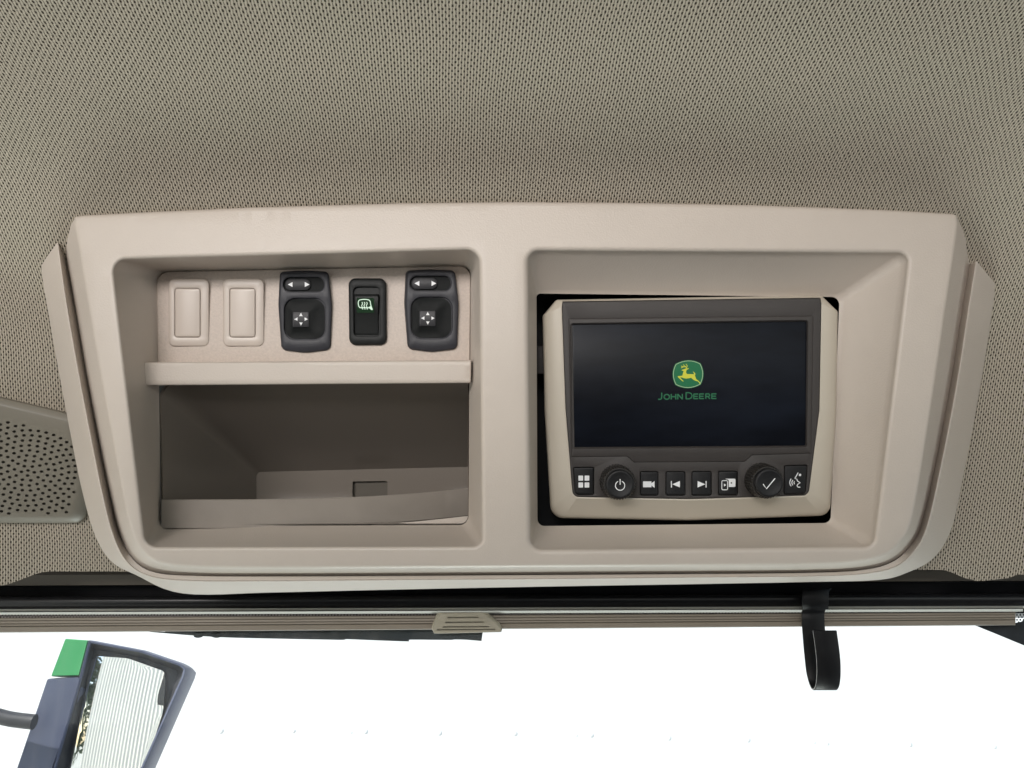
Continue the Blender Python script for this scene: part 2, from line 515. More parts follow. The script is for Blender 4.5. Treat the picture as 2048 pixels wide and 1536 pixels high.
class MB:
    """collects lofts, fills and ribbons given in pixels and depths into one mesh"""
    def __init__(self):
        self.v = []; self.f = []
    def loop(self, l, d):
        i0 = len(self.v)
        for p in l:
            dd = d(p[0], p[1]) if callable(d) else d
            self.v.append(P(p[0], p[1], dd))
        return list(range(i0, len(self.v)))
    def raw(self, pts):
        i0 = len(self.v)
        self.v.extend(Vector(p) for p in pts)
        return list(range(i0, len(self.v)))
    def bridge(self, a, b, closed=True):
        n = len(a)
        for i in range(n if closed else n - 1):
            j = (i + 1) % n
            self.f.append((a[i], a[j], b[j], b[i]))
    def loft(self, rings, closed=True, cap0=False, cap1=False):
        ids = [self.loop(l, d) for l, d in rings]
        for a, b in zip(ids, ids[1:]):
            self.bridge(a, b, closed)
        if cap0:
            self.f.append(tuple(ids[0]))
        if cap1:
            self.f.append(tuple(ids[-1]))
        return ids
    def fill(self, outer, holes, d, grid=0, ids=None):
        """triangulate outer minus holes (pixel loops)"""
        vs = [Vector((p[0], p[1])) for p in outer]
        es = [(i, (i + 1) % len(outer)) for i in range(len(outer))]
        for h in holes:
            b = len(vs)
            vs += [Vector((p[0], p[1])) for p in h]
            es += [(b + i, b + (i + 1) % len(h)) for i in range(len(h))]
        if grid:
            xs = [p[0] for p in outer]; ys = [p[1] for p in outer]
            x = min(xs) + grid / 2
            while x < max(xs):
                y = min(ys) + grid / 2
                while y < max(ys):
                    if inside((x, y), outer) and not any(inside((x, y), h) for h in holes):
                        vs.append(Vector((x + random.uniform(-.1, .1), y + random.uniform(-.1, .1))))
                    y += grid
                x += grid
        rv, re, rf, *_ = delaunay_2d_cdt(vs, es, [], 0, 1e-4)
        i0 = len(self.v)
        for p in rv:
            dd = d(p[0], p[1]) if callable(d) else d
            self.v.append(P(p[0], p[1], dd))
        for f in rf:
            c = sum((rv[i] for i in f), Vector((0, 0))) / len(f)
            if inside(c, outer) and not any(inside(c, h) for h in holes):
                self.f.append(tuple(i0 + i for i in f))
    def plate(self, outer, holes, d, back, bev=1.0, bevd=None, well=None, wellbev=0.6, grid=0, wellcap=True):
        """a slab: bevelled front at depth d (number or function), its back at depth 'back'; holes become wells"""
        D0 = d if callable(d) else (lambda x, y: d)
        bd = bevd if bevd is not None else bev * 0.00035
        inner = off(outer, bev)
        hin = [off(h, -wellbev) for h in holes]
        self.fill(inner, hin, D0, grid)
        r = [(inner, D0)]
        for t in (0.5, 1.0):
            a = t * math.pi / 2
            r.append((off(outer, bev * (1 - math.sin(a))), (lambda x, y, a=a: D0(x, y) + bd * (1 - math.cos(a)))))
        r.append((outer, back))
        self.loft(r)
        for h, hi in zip(holes, hin):
            w = well if well is not None else back
            rr = [(hi, D0), (off(h, -wellbev * 0.3), (lambda x, y: D0(x, y) + wellbev * 0.0001)), (h, (lambda x, y: D0(x, y) + wellbev * 0.00035)), (h, w)]
            ids = self.loft(rr)
            if wellcap:
                self.f.append(tuple(ids[-1]))
    def stroke(self, pts, w, d, th=0.0003, closed=False):
        """a flat raised line of width w pixels"""
        pts = [Vector(p) for p in pts]
        n = len(pts)
        L, Rr = [], []
        for i in range(n):
            if closed:
                a, b = pts[i - 1], pts[(i + 1) % n]
            else:
                a, b = pts[max(i - 1, 0)], pts[min(i + 1, n - 1)]
            t = (b - a)
            t.normalize()
            nn = Vector((-t.y, t.x))
            L.append(pts[i] + nn * w / 2); Rr.append(pts[i] - nn * w / 2)
        D0 = d if callable(d) else (lambda x, y: d)
        dk = lambda x, y: D0(x, y) + th
        a = self.loop(L, D0); b = self.loop(Rr, D0); c = self.loop(Rr, dk); e = self.loop(L, dk)
        for q, s in ((a, b), (b, c), (e, a)):
            self.bridge(q, s, closed)
        if not closed:
            self.f.append((a[0], b[0], c[0], e[0])); self.f.append((a[-1], b[-1], c[-1], e[-1]))
    def poly(self, pts, d, th=0.0003):
        """a small raised flat shape"""
        l = [Vector(p) for p in pts]
        D0 = d if callable(d) else (lambda x, y: d)
        self.fill(l, [], D0)
        self.loft([(l, D0), (l, (lambda x, y: D0(x, y) + th))])
    def build(self, name, material, thing=None, **kw):
        return make(name, self.v, self.f, material, thing, **kw)

def circ(cx, cy, r, n=24, ry=None):
    ry = ry or r
    return [Vector((cx + r * math.cos(2 * math.pi * i / n), cy + ry * math.sin(2 * math.pi * i / n))) for i in range(n)]

def cr(pts, m=5):
    """Catmull-Rom through open points"""
    pts = [Vector(p) for p in pts]
    out = []
    n = len(pts)
    for i in range(n - 1):
        p0 = pts[max(i - 1, 0)]; p1 = pts[i]; p2 = pts[i + 1]; p3 = pts[min(i + 2, n - 1)]
        for j in range(m):
            t = j / m
            out.append(0.5 * ((2 * p1) + (p2 - p0) * t + (2 * p0 - 5 * p1 + 4 * p2 - p3) * t * t + (3 * p1 - p0 - 3 * p2 + p3) * t ** 3))
    out.append(pts[-1])
    return out

def tag(o, label=None, cat=None, kind=None, group=None):
    for k, v in (('label', label), ('category', cat), ('kind', kind), ('group', group)):
        if v:
            o[k] = v
    return o

WORLD = Matrix.Identity(4)

# ------------------------------------------------------------------ the place outside: ground, trailer side, ribbed wall behind
make('ground', [(-150, -150, 0), (150, -150, 0), (150, 150, 0), (-150, 150, 0)], [(0, 1, 2, 3)], 'gravel', smooth=0, kind='structure',
     label='pale gravel yard around the machine', frame=WORLD)

tn = Vector((0.075, -1, 0)).normalized()            # the trailer stands a little askew in front of the cab
tp = Vector((0, 2.55, 2.6))
tx = Vector((1, 0.075, 0)).normalized()
tt = Thing('trailer', 'white trailer side with a row of rivets beyond the windscreen', 'trailer', tp - Vector((0, 0, 1.6)), frame=WORLD)
def slab(name, material, thing, x0, x1, z0, z1, y0, y1):
    vs_ = []
    for y in (y0, y1):
        for (x, z) in ((x0, z0), (x1, z0), (x1, z1), (x0, z1)):
            vs_.append(tp + tx * x - tn * y + Vector((0, 0, z)))
    return make(name, vs_, [(0, 1, 2, 3), (7, 6, 5, 4), (0, 4, 5, 1), (1, 5, 6, 2), (2, 6, 7, 3), (3, 7, 4, 0)], material, thing, smooth=0)
slab('side_wall', 'trailer', tt, -5, 5, -1.6, 1.6, 0, 0.06)
def dome(c, n, r, h, seg=12):
    n = n.normalized()
    a = n.orthogonal().normalized(); b = n.cross(a)
    v = []; f = []
    for k, (rr, hh) in enumerate(((1, 0), (0.96, .35), (0.75, .72), (0.4, .94))):
        for i in range(seg):
            t = 2 * math.pi * i / seg
            v.append(c + (a * math.cos(t) + b * math.sin(t)) * r * rr + n * h * hh)
    v.append(c + n * h)
    for k in range(3):
        for i in range(seg):
            j = (i + 1) % seg
            f.append((k * seg + i, k * seg + j, (k + 1) * seg + j, (k + 1) * seg + i))
    for i in range(seg):
        f.append((3 * seg + i, 3 * seg + (i + 1) % seg, 4 * seg))
    return v, f
for (x, y, s) in ((15, 1456, .6), (155, 1459, 1), (298, 1460, 1), (442, 1462, 1), (587, 1462, .8), (702, 1465, .6), (731, 1463, 1), (879, 1466, 1), (1030, 1467, 1), (1153, 1471, .6),
                  (1183, 1470, 1), (1338, 1476, 1), (1496, 1480, 1), (1629, 1485, .6), (1655, 1487, .8), (1820, 1489, 1), (1989, 1493, 1)):
    v, f = dome(on_plane(x, y, tp, tn), tn, 0.0070 * s, 0.0011 * s)
    make('rivet', v, f, 'trailer', tt, smooth=60)

# ribbed wall behind the cab, seen in the outside mirror
v = []; f = []
wa, wt, wnm = Vector((-3.2, -4.5, 0)), Vector((.8, .6, 0)), Vector((-.6, .8, 0))
nn_ = 1100
for i in range(nn_ + 1):
    q = wa + wt * (3.5 * i / nn_) + wnm * (0.005 * math.sin(i / 27.0 * math.pi * 2))
    v += [(q.x, q.y, 0.0), (q.x, q.y, 5.0)]
for i in range(nn_):
    f.append((2 * i, 2 * i + 2, 2 * i + 3, 2 * i + 1))
b0 = len(v)
for q in (wa, wa + wt * 3.5):
    q = q - wnm * .12
    v += [(q.x, q.y, 0), (q.x, q.y, 5.0)]
f += [(b0, b0 + 2, b0 + 3, b0 + 1), (0, 1, b0 + 1, b0), (2 * nn_, 2 * nn_ + 1, b0 + 3, b0 + 2)]
make('ribbed_wall', v, f, 'rib', label='cream ribbed sheet wall reflected in the outside mirror', cat='wall', frame=WORLD, smooth=60)

# a tree far behind, at the mirror's edge
MT['leaf'] = mat('leaf_green', (0.045, 0.085, 0.03), 0.6, var=(2.0, 0.4))
MT['bark'] = mat('bark', (0.10, 0.08, 0.06), 0.9, bump=(20, 0.6, 0.01))
def tree(tx_, ty_, h, label):
    t = Thing('tree', label, 'tree', (tx_, ty_, 0), frame=WORLD)
    v = []; f = []
    prev = None
    for k in range(7):
        z = h * .75 * k / 6; r_ = .16 * (1 - k / 8)
        ring_ = []
        for i in range(8):
            a = math.pi * i / 4
            v.append((tx_ + r_ * math.cos(a) + .08 * math.sin(k), ty_ + r_ * math.sin(a), z)); ring_.append(len(v) - 1)
        if prev:
            for i in range(8):
                f.append((prev[i], prev[(i + 1) % 8], ring_[(i + 1) % 8], ring_[i]))
        prev = ring_
    make('trunk', v, f, 'bark', t)
    v = []; f = []
    for c_ in range(60):
        a = random.uniform(0, 6.283); u_ = random.uniform(.25, 1.0); rr = (1.7 * math.sin(math.pi * (u_ - .12) ** .8)) * random.uniform(.3, 1)
        cc = Vector((tx_ + rr * math.cos(a), ty_ + rr * math.sin(a), h * u_))
        for q in range(45):
            p = cc + Vector((random.gauss(0, .28), random.gauss(0, .28), random.gauss(0, .24)))
            e1 = Vector((random.gauss(0, 1), random.gauss(0, 1), random.gauss(0, 1))).normalized() * .20
            e2 = e1.orthogonal().normalized() * .10
            n0 = len(v)
            v.extend([p - e1, p + e2, p + e1, p - e2]); f.append((n0, n0 + 1, n0 + 2, n0 + 3))
    make('crown', v, f, 'leaf', t, smooth=0)
tree(-9.0, -17.5, 7.0, 'leafy green tree reflected at the edge of the outside mirror')

# ------------------------------------------------------------------ cab roof and headliner
def box(name, material, x0, x1, y0, y1, z0, z1, thing=None, **kw):
    vs_ = [(x, y, z) for z in (z0, z1) for (x, y) in ((x0, y0), (x1, y0), (x1, y1), (x0, y1))]
    return make(name, vs_, [(3, 2, 1, 0), (4, 5, 6, 7), (0, 1, 5, 4), (1, 2, 6, 5), (2, 3, 7, 6), (3, 0, 4, 7)], material, thing, smooth=0, frame=WORLD, **kw)
EZ = EYE.z
mbr = [(-0.95, -.32, EZ + .42), (0.95, -.32, EZ + .42), (0.95, 0.80, EZ + .42), (-0.95, 0.80, EZ + .42), (-0.95, 0.80, EZ + .085), (0.95, 0.80, EZ + .085),
       (-0.95, -.32, EZ + .46), (0.95, -.32, EZ + .46), (0.95, 0.84, EZ + .46), (-0.95, 0.84, EZ + .46), (-0.95, 0.84, EZ + .085), (0.95, 0.84, EZ + .085)]
make('cab_roof', mbr, [(0, 1, 2, 3), (3, 2, 5, 4), (6, 7, 8, 9), (9, 8, 11, 10), (0, 1, 7, 6), (4, 5, 11, 10), (1, 2, 8, 7), (0, 3, 9, 6), (2, 5, 11, 8), (3, 4, 10, 9)],
     'roof', smooth=0, kind='structure', label='cab roof shell above the headliner', frame=WORLD)

# unseen floor pan, walls and seat block, shaped to cut light from below
def pan():
    z0 = EZ - 1.55
    vs_ = []; fs_ = []
    def bx(x0, x1, y0, y1, a, b):
        n = len(vs_)
        vs_.extend([(x, y, z) for z in (a, b) for (x, y) in ((x0, y0), (x1, y0), (x1, y1), (x0, y1))])
        fs_.extend([tuple(n + i for i in f) for f in ((3, 2, 1, 0), (4, 5, 6, 7), (0, 1, 5, 4), (1, 2, 6, 5), (2, 3, 7, 6), (3, 0, 4, 7))])
    bx(-.85, .85, -.8, .62, z0 - .05, z0)
    bx(-.85, .85, -.84, -.80, z0, EZ - .22)
    bx(-.27, .27, -.55, -.40, z0 + .4, EZ - .10)  # backrest of an unseen seat, added to block light from behind
    bx(-.27, .27, -.40, .10, z0 + .35, z0 + .5)
    bx(-.90, -.85, -.8, .3, z0, EZ - .70)
    bx(.85, .90, -.8, .6, z0, EZ - .30)
    return vs_, fs_
pv, pf = pan()
make('cab_light_blocker', pv, pf, 'roof', smooth=0, kind='structure', label='unseen dark cab floor pan, walls and seat block added to cut light from below', frame=WORLD)

PROF = [(-.31, .33), (-.25, .334), (-.2, .335), (.2, .335), (.34, .3345), (.41, .330), (.455, .3185), (.495, .299), (.528, .276), (.555, .246), (.60, .178), (.64, .112), (.662, .075), (.69, .03)]
prof = cr([Vector(p) for p in PROF], 14)
arc = [0.0]
for a, b in zip(prof, prof[1:]):
    arc.append(arc[-1] + (b - a).length)
def headliner_pt(x, s):
    s = max(0, min(s, arc[-1] - 1e-6))
    lo, hi = 0, len(arc) - 1
    while hi - lo > 1:
        mid = (lo + hi) // 2
        if arc[mid] <= s: lo = mid
        else: hi = mid
    t = (s - arc[lo]) / (arc[hi] - arc[lo])
    p = prof[lo].lerp(prof[hi], t)
    y, h = p.x, p.y
    w = max(0.0, min(1.0, (0.335 - h) / 0.2)) if y > .3 else 0.0
    dx = max(0.0, abs(x) - 0.30)
    dq = dx * dx if dx < .25 else .0625 + (dx - .25) * .5
    y -= 1.5 * dq * w
    h -= 0.45 * dq * (1 - w)
    return Vector((x, y, EZ + h))
def to_px(p):
    q = M.inverted() @ p
    return 1024 + q.x / -q.z * F, 768 - q.y / -q.z * F
def sst(a, b, x):
    t = max(0, min(1, (x - a) / (b - a)))
    return t * t * (3 - 2 * t)
def low_edge(px):
    y = 1172 - 29 * sst(45, 140, px) if px < 1000 else 1140 + 19 * sst(1850, 1908, px)
    if 1968 < px < 2034:
        y -= 11 * math.sin((px - 1968) / 66 * math.pi) ** 0.6 + random.uniform(-1.2, 1.2)
    elif px > 1908:
        y += 3 * math.sin(px * .05)
    return y
cols_ = sorted(set([-0.95 + .05 * i for i in range(11)] + [-0.45 + i * .0025 for i in range(361)] + [0.45 + .05 * i for i in range(11)]))
rows_ = 90
verts, uvs, faces = [], [], []
for x in cols_:
    lo, hi = arc[-1] * .6, arc[-1]
    px0 = 1024 + x / .66 * F
    lim = low_edge(px0)
    for _ in range(30):
        mid = (lo + hi) / 2
        if to_px(headliner_pt(x, mid))[1] < lim: lo = mid
        else: hi = mid
    smax = lo
    for j in range(rows_):
        # dense rows towards the front
        q = j / (rows_ - 1)
        s = smax * (1 - (1 - q) ** 1.6)
        verts.append(headliner_pt(x, s)); uvs.append((x, s))
for i in range(len(cols_) - 1):
    for j in range(rows_ - 1):
        a = i * rows_ + j
        c = (verts[a] + verts[a + rows_ + 1]) / 2
        if c.y > .3:
            px, py = to_px(c)
            if 225 < px < 1830 and 500 < py < 1120:      # cut out behind the console
                continue
        faces.append((a, a + 1, a + rows_ + 1, a + rows_))
ob = make('headliner', verts, faces, 'weave', smooth=80, kind='structure', label='taupe woven fabric headliner above and beside the console', uvs=uvs, frame=WORLD)

# ------------------------------------------------------------------ overhead console
D = 0.53
def fd(x, y):
    """depth of the gently bowed console face"""
    return D + 0.011 * ((x - 1024) / 900.0) ** 2 + 0.009 * ((y - 768) / 360.0) ** 2
def at(off_):
    return lambda x, y: fd(x, y) + off_

console = Thing('overhead_console', 'beige moulded overhead console holding switches, storage bin and display', 'console', P(1024, 1140, D + .06))
ST = [  # face crease, side edge, groove, trim lip, trim outer edge
    ((155, 490), (134, 492), (128, 500), (115, 485), (79, 517)),
    ((173, 597), (154, 597), (147, 598), (130, 596), (93, 605)),
    ((197, 735), (178, 737), (171, 738), (155, 740), (118, 745)),
    ((222, 870), (203, 872), (196, 873), (181, 875), (143, 878)),
    ((242, 975), (225, 980), (218, 984), (204, 988), (165, 985)),
    ((258, 1050), (244, 1060), (238, 1066), (226, 1072), (190, 1070)),
    ((283, 1103), (271, 1113), (266, 1119), (256, 1127), (222, 1122)),
    ((325, 1128), (314, 1138), (310, 1145), (304, 1154), (272, 1150)),
    ((400, 1136), (395, 1146), (393, 1152), (388, 1162), (366, 1187)),
    ((550, 1138), (548, 1147), (548, 1153), (547, 1162), (545, 1185)),
    ((800, 1137), (800, 1146), (800, 1152), (800, 1160), (800, 1179)),
    ((1100, 1135), (1100, 1144), (1100, 1150), (1100, 1158), (1100, 1173)),
    ((1400, 1133), (1402, 1142), (1403, 1148), (1404, 1155), (1405, 1168)),
    ((1600, 1131), (1604, 1140), (1606, 1146), (1608, 1153), (1616, 1164)),
    ((1704, 1126), (1713, 1135), (1718, 1141), (1726, 1148), (1756, 1160)),
    ((1767, 1112), (1777, 1120), (1783, 1125), (1793, 1133), (1815, 1145)),
    ((1803, 1082), (1815, 1088), (1821, 1092), (1832, 1098), (1868, 1115)),
    ((1824, 1040), (1838, 1043), (1844, 1045), (1856, 1048), (1904, 1054)),
    ((1845, 930), (1863, 932), (1869, 933), (1882, 935), (1929, 938)),
    ((1871, 765), (1893, 767), (1900, 768), (1914, 770), (1961, 772)),
    ((1892, 619), (1916, 620), (1922, 620), (1937, 622), (1986, 612)),
    ((1908, 515), (1931, 528), (1937, 530), (1953, 522), (1990, 567)),
]
top_C = [(1917, 446), (1913, 430), (1904, 427), (1760, 419), (1500, 410), (1250, 405.5), (1024, 404), (800, 406.5), (500, 415), (300, 424), (163, 431), (151, 434), (147, 446)]
top_S = [(1933, 470), (1926, 447), (1915, 438), (1760, 431), (1500, 423), (1250, 418), (1024, 417), (800, 419), (500, 427), (300, 436), (160, 443), (140, 444), (133, 456)]
def closed_path(i, top):
    side = cr([s[i] for s in ST], 6)
    t = []
    tp_ = [Vector(p) for p in top]
    for a, b in zip(tp_, tp_[1:]):
        m = 8 if (b - a).length > 60 else 2
        for j in range(m):
            t.append(a.lerp(b, j / m))
    t.append(tp_[-1])
    return side + t
LC = closed_path(0, top_C)
# same sampling for the back edge of the side wall
def closed_path_like(i, top):
    side = cr([s[i] for s in ST], 6)
    t = []
    tc_ = [Vector(p) for p in top_C]; ts_ = [Vector(p) for p in top]
    for k in range(len(tc_) - 1):
        m = 8 if (tc_[k + 1] - tc_[k]).length > 60 else 2
        for j in range(m):
            t.append(ts_[k].lerp(ts_[k + 1], j / m))
    t.append(ts_[-1])
    return side + t
LS = closed_path_like(1, top_S)
mid = lambda a, b, t: [p.lerp(q, t) for p, q in zip(a, b)]

# openings in the face
OL = rl([(226, 520, 26), (958, 500, 26), (964, 1092, 18), (292, 1093, 26)], 8, 14)
IL = rl([(315, 545, 20), (940, 533, 18), (937, 1050, 18), (322, 1052, 20)], 8, 14)
OR_ = rl([(1056, 503, 22), (1815, 508, 18), (1745, 1092, 22), (1062, 1098, 22)], 8, 14)
IR = rl([(1073, 587, 8), (1679, 594, 16), (1661, 1046, 14), (1075, 1052, 14)], 8, 14)
PD = 0.050     # depth of the recesses
mb = MB()
fr_ = 7.0
face_l = off(LC, fr_)
hl = off(OL, -9.0)
hr = off(OR_, -12.0)
mb.fill(face_l, [hl, hr], fd, grid=26)
rings = [(face_l, fd)]
for a in (0.25, 0.5, 0.75, 1.0):
    t = a * math.pi / 2
    rings.append((mid(face_l, LC, math.sin(t)), at(0.0035 * (1 - math.cos(t)))))
rings.append((mid(LC, LS, 0.92), at(0.016)))
rings.append((mid(LC, LS, 1.0), at(0.019)))
rings.append((mid(LC, LS, 1.5), (lambda x, y: fd(x, y) + .034 - .0105 * sst(1060, 1135, y))))
mb.loft(rings)
PDR = 0.040    # the display recess is shallower
for (o_l, h_l, i_l, rr, PDk) in ((OL, hl, IL, .0042, PD), (OR_, hr, IR, .0055, PDR)):
    rings = [(h_l, fd)]
    for a in (0.2, 0.4, 0.6, 0.8, 1.0):
        t = a * math.pi / 2 * 0.85
        rings.append((mid(h_l, o_l, math.sin(t) / math.sin(math.pi / 2 * .85)), at(rr * (1 - math.cos(t)))))
    rings.append((mid(o_l, i_l, 0.12), at(rr + (PDk - rr) * .13)))
    rings.append((mid(o_l, i_l, 0.90), at(PDk * 0.94)))
    rings.append((mid(o_l, i_l, 0.97), at(PDk * 0.985)))
    rings.append((i_l, at(PDk)))
    rings.append((i_l, at(PDk + .004)))
    mb.loft(rings)
mb.build('housing', 'beige', console, smooth=50)

# outer trim moulding with its shadow groove
mb = MB()
G = cr([s[2] for s in ST], 6); T1 = cr([s[3] for s in ST], 6); T2 = cr([s[4] for s in ST], 6)
def trimd(x, y, o):
    if o > .04:
        o -= .017 * (1 - sst(500, 800, y))
    return fd(min(max(x, 150), 1900), min(y, 1130)) + o
sec = [(G, .031), (mid(G, T1, .80), .0190), (mid(G, T1, .93), .0174), (mid(T1, T2, .03), .0176), (mid(T1, T2, .09), .0198), (mid(T1, T2, .95), .0475), (T2, .0505), (mid(T1, T2, .97), .062), (mid(G, T1, -.3), .062)]
ids = [mb.loop(l, (lambda x, y, o=o: trimd(x, y, o - (.0105 * sst(1060, 1135, y) if .03 < o < .032 else 0)))) for l, o in sec]
for a, b in zip(ids, ids[1:] + ids[:1]):
    mb.bridge(a, b, closed=False)
mb.f.append(tuple(i[0] for i in ids)); mb.f.append(tuple(i[-1] for i in ids))
mb.build('edge_trim', 'beige', console, smooth=40, label='raised outer trim moulding running round the sides and bottom')

# switch plate
PLD = PD - .003
mb = MB()
plate_l = rl([(314, 544, 24), (941, 532, 22), (939, 735, 2), (316, 735, 2)], 6, 6)
mb.plate(plate_l, [], at(PLD), at(PD + .006), bev=2.0, grid=60)
mb.build('switch_plate', 'plate', console, label='fine-grained beige plate carrying the switches')

# cross bar between switches and bin
mb = MB()
bar = rl([(284, 724.5, 4), (943, 720.5, 3), (942, 766, 4), (288, 771, 5)], 4, 10)
BD = 0.031
mb.fill(off(bar, 3), [], at(BD), grid=14)
mb.loft([(off(bar, 3), at(BD)), (off(bar, .9), at(BD + .0005)), (bar, at(BD + .0016)), (bar, at(PD + .012))], cap1=True)
mb.build('cross_bar', 'beige', console, smooth=50)

# storage bin
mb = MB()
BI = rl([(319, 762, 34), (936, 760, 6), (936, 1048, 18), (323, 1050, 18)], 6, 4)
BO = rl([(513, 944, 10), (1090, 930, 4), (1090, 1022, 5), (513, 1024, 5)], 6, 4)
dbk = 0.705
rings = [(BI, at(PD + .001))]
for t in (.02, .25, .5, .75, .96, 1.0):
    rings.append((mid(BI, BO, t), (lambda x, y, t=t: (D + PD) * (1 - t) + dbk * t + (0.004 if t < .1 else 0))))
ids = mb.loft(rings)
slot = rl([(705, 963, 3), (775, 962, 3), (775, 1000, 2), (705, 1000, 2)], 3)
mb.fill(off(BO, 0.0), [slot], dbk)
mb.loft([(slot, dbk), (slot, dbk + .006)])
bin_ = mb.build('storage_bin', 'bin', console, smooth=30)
mb = MB()
mb.loft([(off(slot, -2), dbk + .005), (off(slot, -2), dbk + .010)], cap0=True, cap1=True)
mb.build('slot_insert', 'lip', console, parent=bin_, smooth=0)
mb = MB()
def lipring(edge, dy, dd):
    out = []
    for i in range(37):
        t_ = i / 36
        y = (999 - 23 * t_ ** 3.2) if edge == 'top' else (1056 - 26 * t_ ** 2.8)
        out.append(P(323 + 614 * t_, y + dy, .585 + .041 * t_ ** 2.4 + dd))
    return out
secs = [lipring('low', 0, 0), lipring('top', 2, 0), lipring('top', 0, .0006), lipring('top', 0, .0028), lipring('top', 4, .0034), lipring('low', 0, .0034)]
ids = [mb.raw(s) for s in secs]
for a, b in zip(ids, ids[1:] + ids[:1]):
    mb.bridge(a, b, closed=False)
mb.f.append(tuple(i[0] for i in ids)); mb.f.append(tuple(i[-1] for i in ids))
mb.build('retaining_lip', 'lipm', console, parent=bin_, smooth=40)
mb = MB()
mb.poly([(720, 1056), (745, 1049.5), (800, 1046), (850, 1041.5), (900, 1036), (940, 1031.5), (940, 1056)], .5935, th=.003)
mb.build('front_flange', 'beige', console, parent=bin_, smooth=0)

# dark box behind the display
mb = MB()
IR2 = off(IR, -1.0)
mb.loft([(IR2, at(PDR + .0025)), (off(IR, -2), at(PDR + .06))], cap1=True)
cav = mb.build('display_cavity', 'black', console)
mb = MB()
mb.plate(rl([(1068, 692, 2), (1090, 692, 2), (1090, 748, 2), (1068, 748, 2)], 3), [], .592, .61, bev=1.5)
mb.build('mounting_bracket', 'bezel', console, parent=cav)

# ------------------------------------------------------------------ blank switch covers
SD = PLD    # depth offset of the plate surface
def dsurf(o, cx, cy):
    c = fd(cx, cy) + SD + o
    return lambda x, y: c
def blank(x0, y0, x1, y1, ix0, iy0, ix1, iy1, label):
    cx, cy = (x0 + x1) / 2, (y0 + y1) / 2
    t = Thing('blank_switch_cover', label, 'cover', P(cx, y1, dsurf(0, cx, cy)(0, 0)), group='blank covers in unused switch slots')
    mb = MB()
    o = rl([(x0, y0, 12), (x1, y0, 12), (x1, y1, 12), (x0, y1, 12)], 6)
    i = rl([(ix0, iy0, 6), (ix1, iy0, 6), (ix1, iy1, 6), (ix0, iy1, 6)], 5)
    mb.plate(o, [i], dsurf(-.0026, cx, cy), dsurf(.001, cx, cy), bev=3.0, bevd=.0016, well=dsurf(-.0012, cx, cy), wellbev=1.0)
    mb.build('frame', 'cover', t, smooth=50)
    mb = MB()
    mb.plate(off(i, 1.0), [], dsurf(-.0031, cx, cy), dsurf(-.001, cx, cy), bev=2.0, bevd=.0008)
    mb.build('panel', 'cover', t, smooth=50)
blank(337, 557, 418, 693, 349, 576, 401, 675, 'beige blank cover in the end slot beside the recess wall')
blank(446, 557, 528, 693, 459, 576, 511, 675, 'beige blank cover next to a black mirror switch')

# ------------------------------------------------------------------ mirror adjusting switches
def tri(cx, cy, s, ang, k=1.0):
    a = R(ang)
    pts = [(s * 0.62, 0), (-s * 0.45, s * 0.56 * k), (-s * 0.45, -s * 0.56 * k)]
    return [(cx + p[0] * math.cos(a) - p[1] * math.sin(a), cy + p[0] * math.sin(a) + p[1] * math.cos(a)) for p in pts]

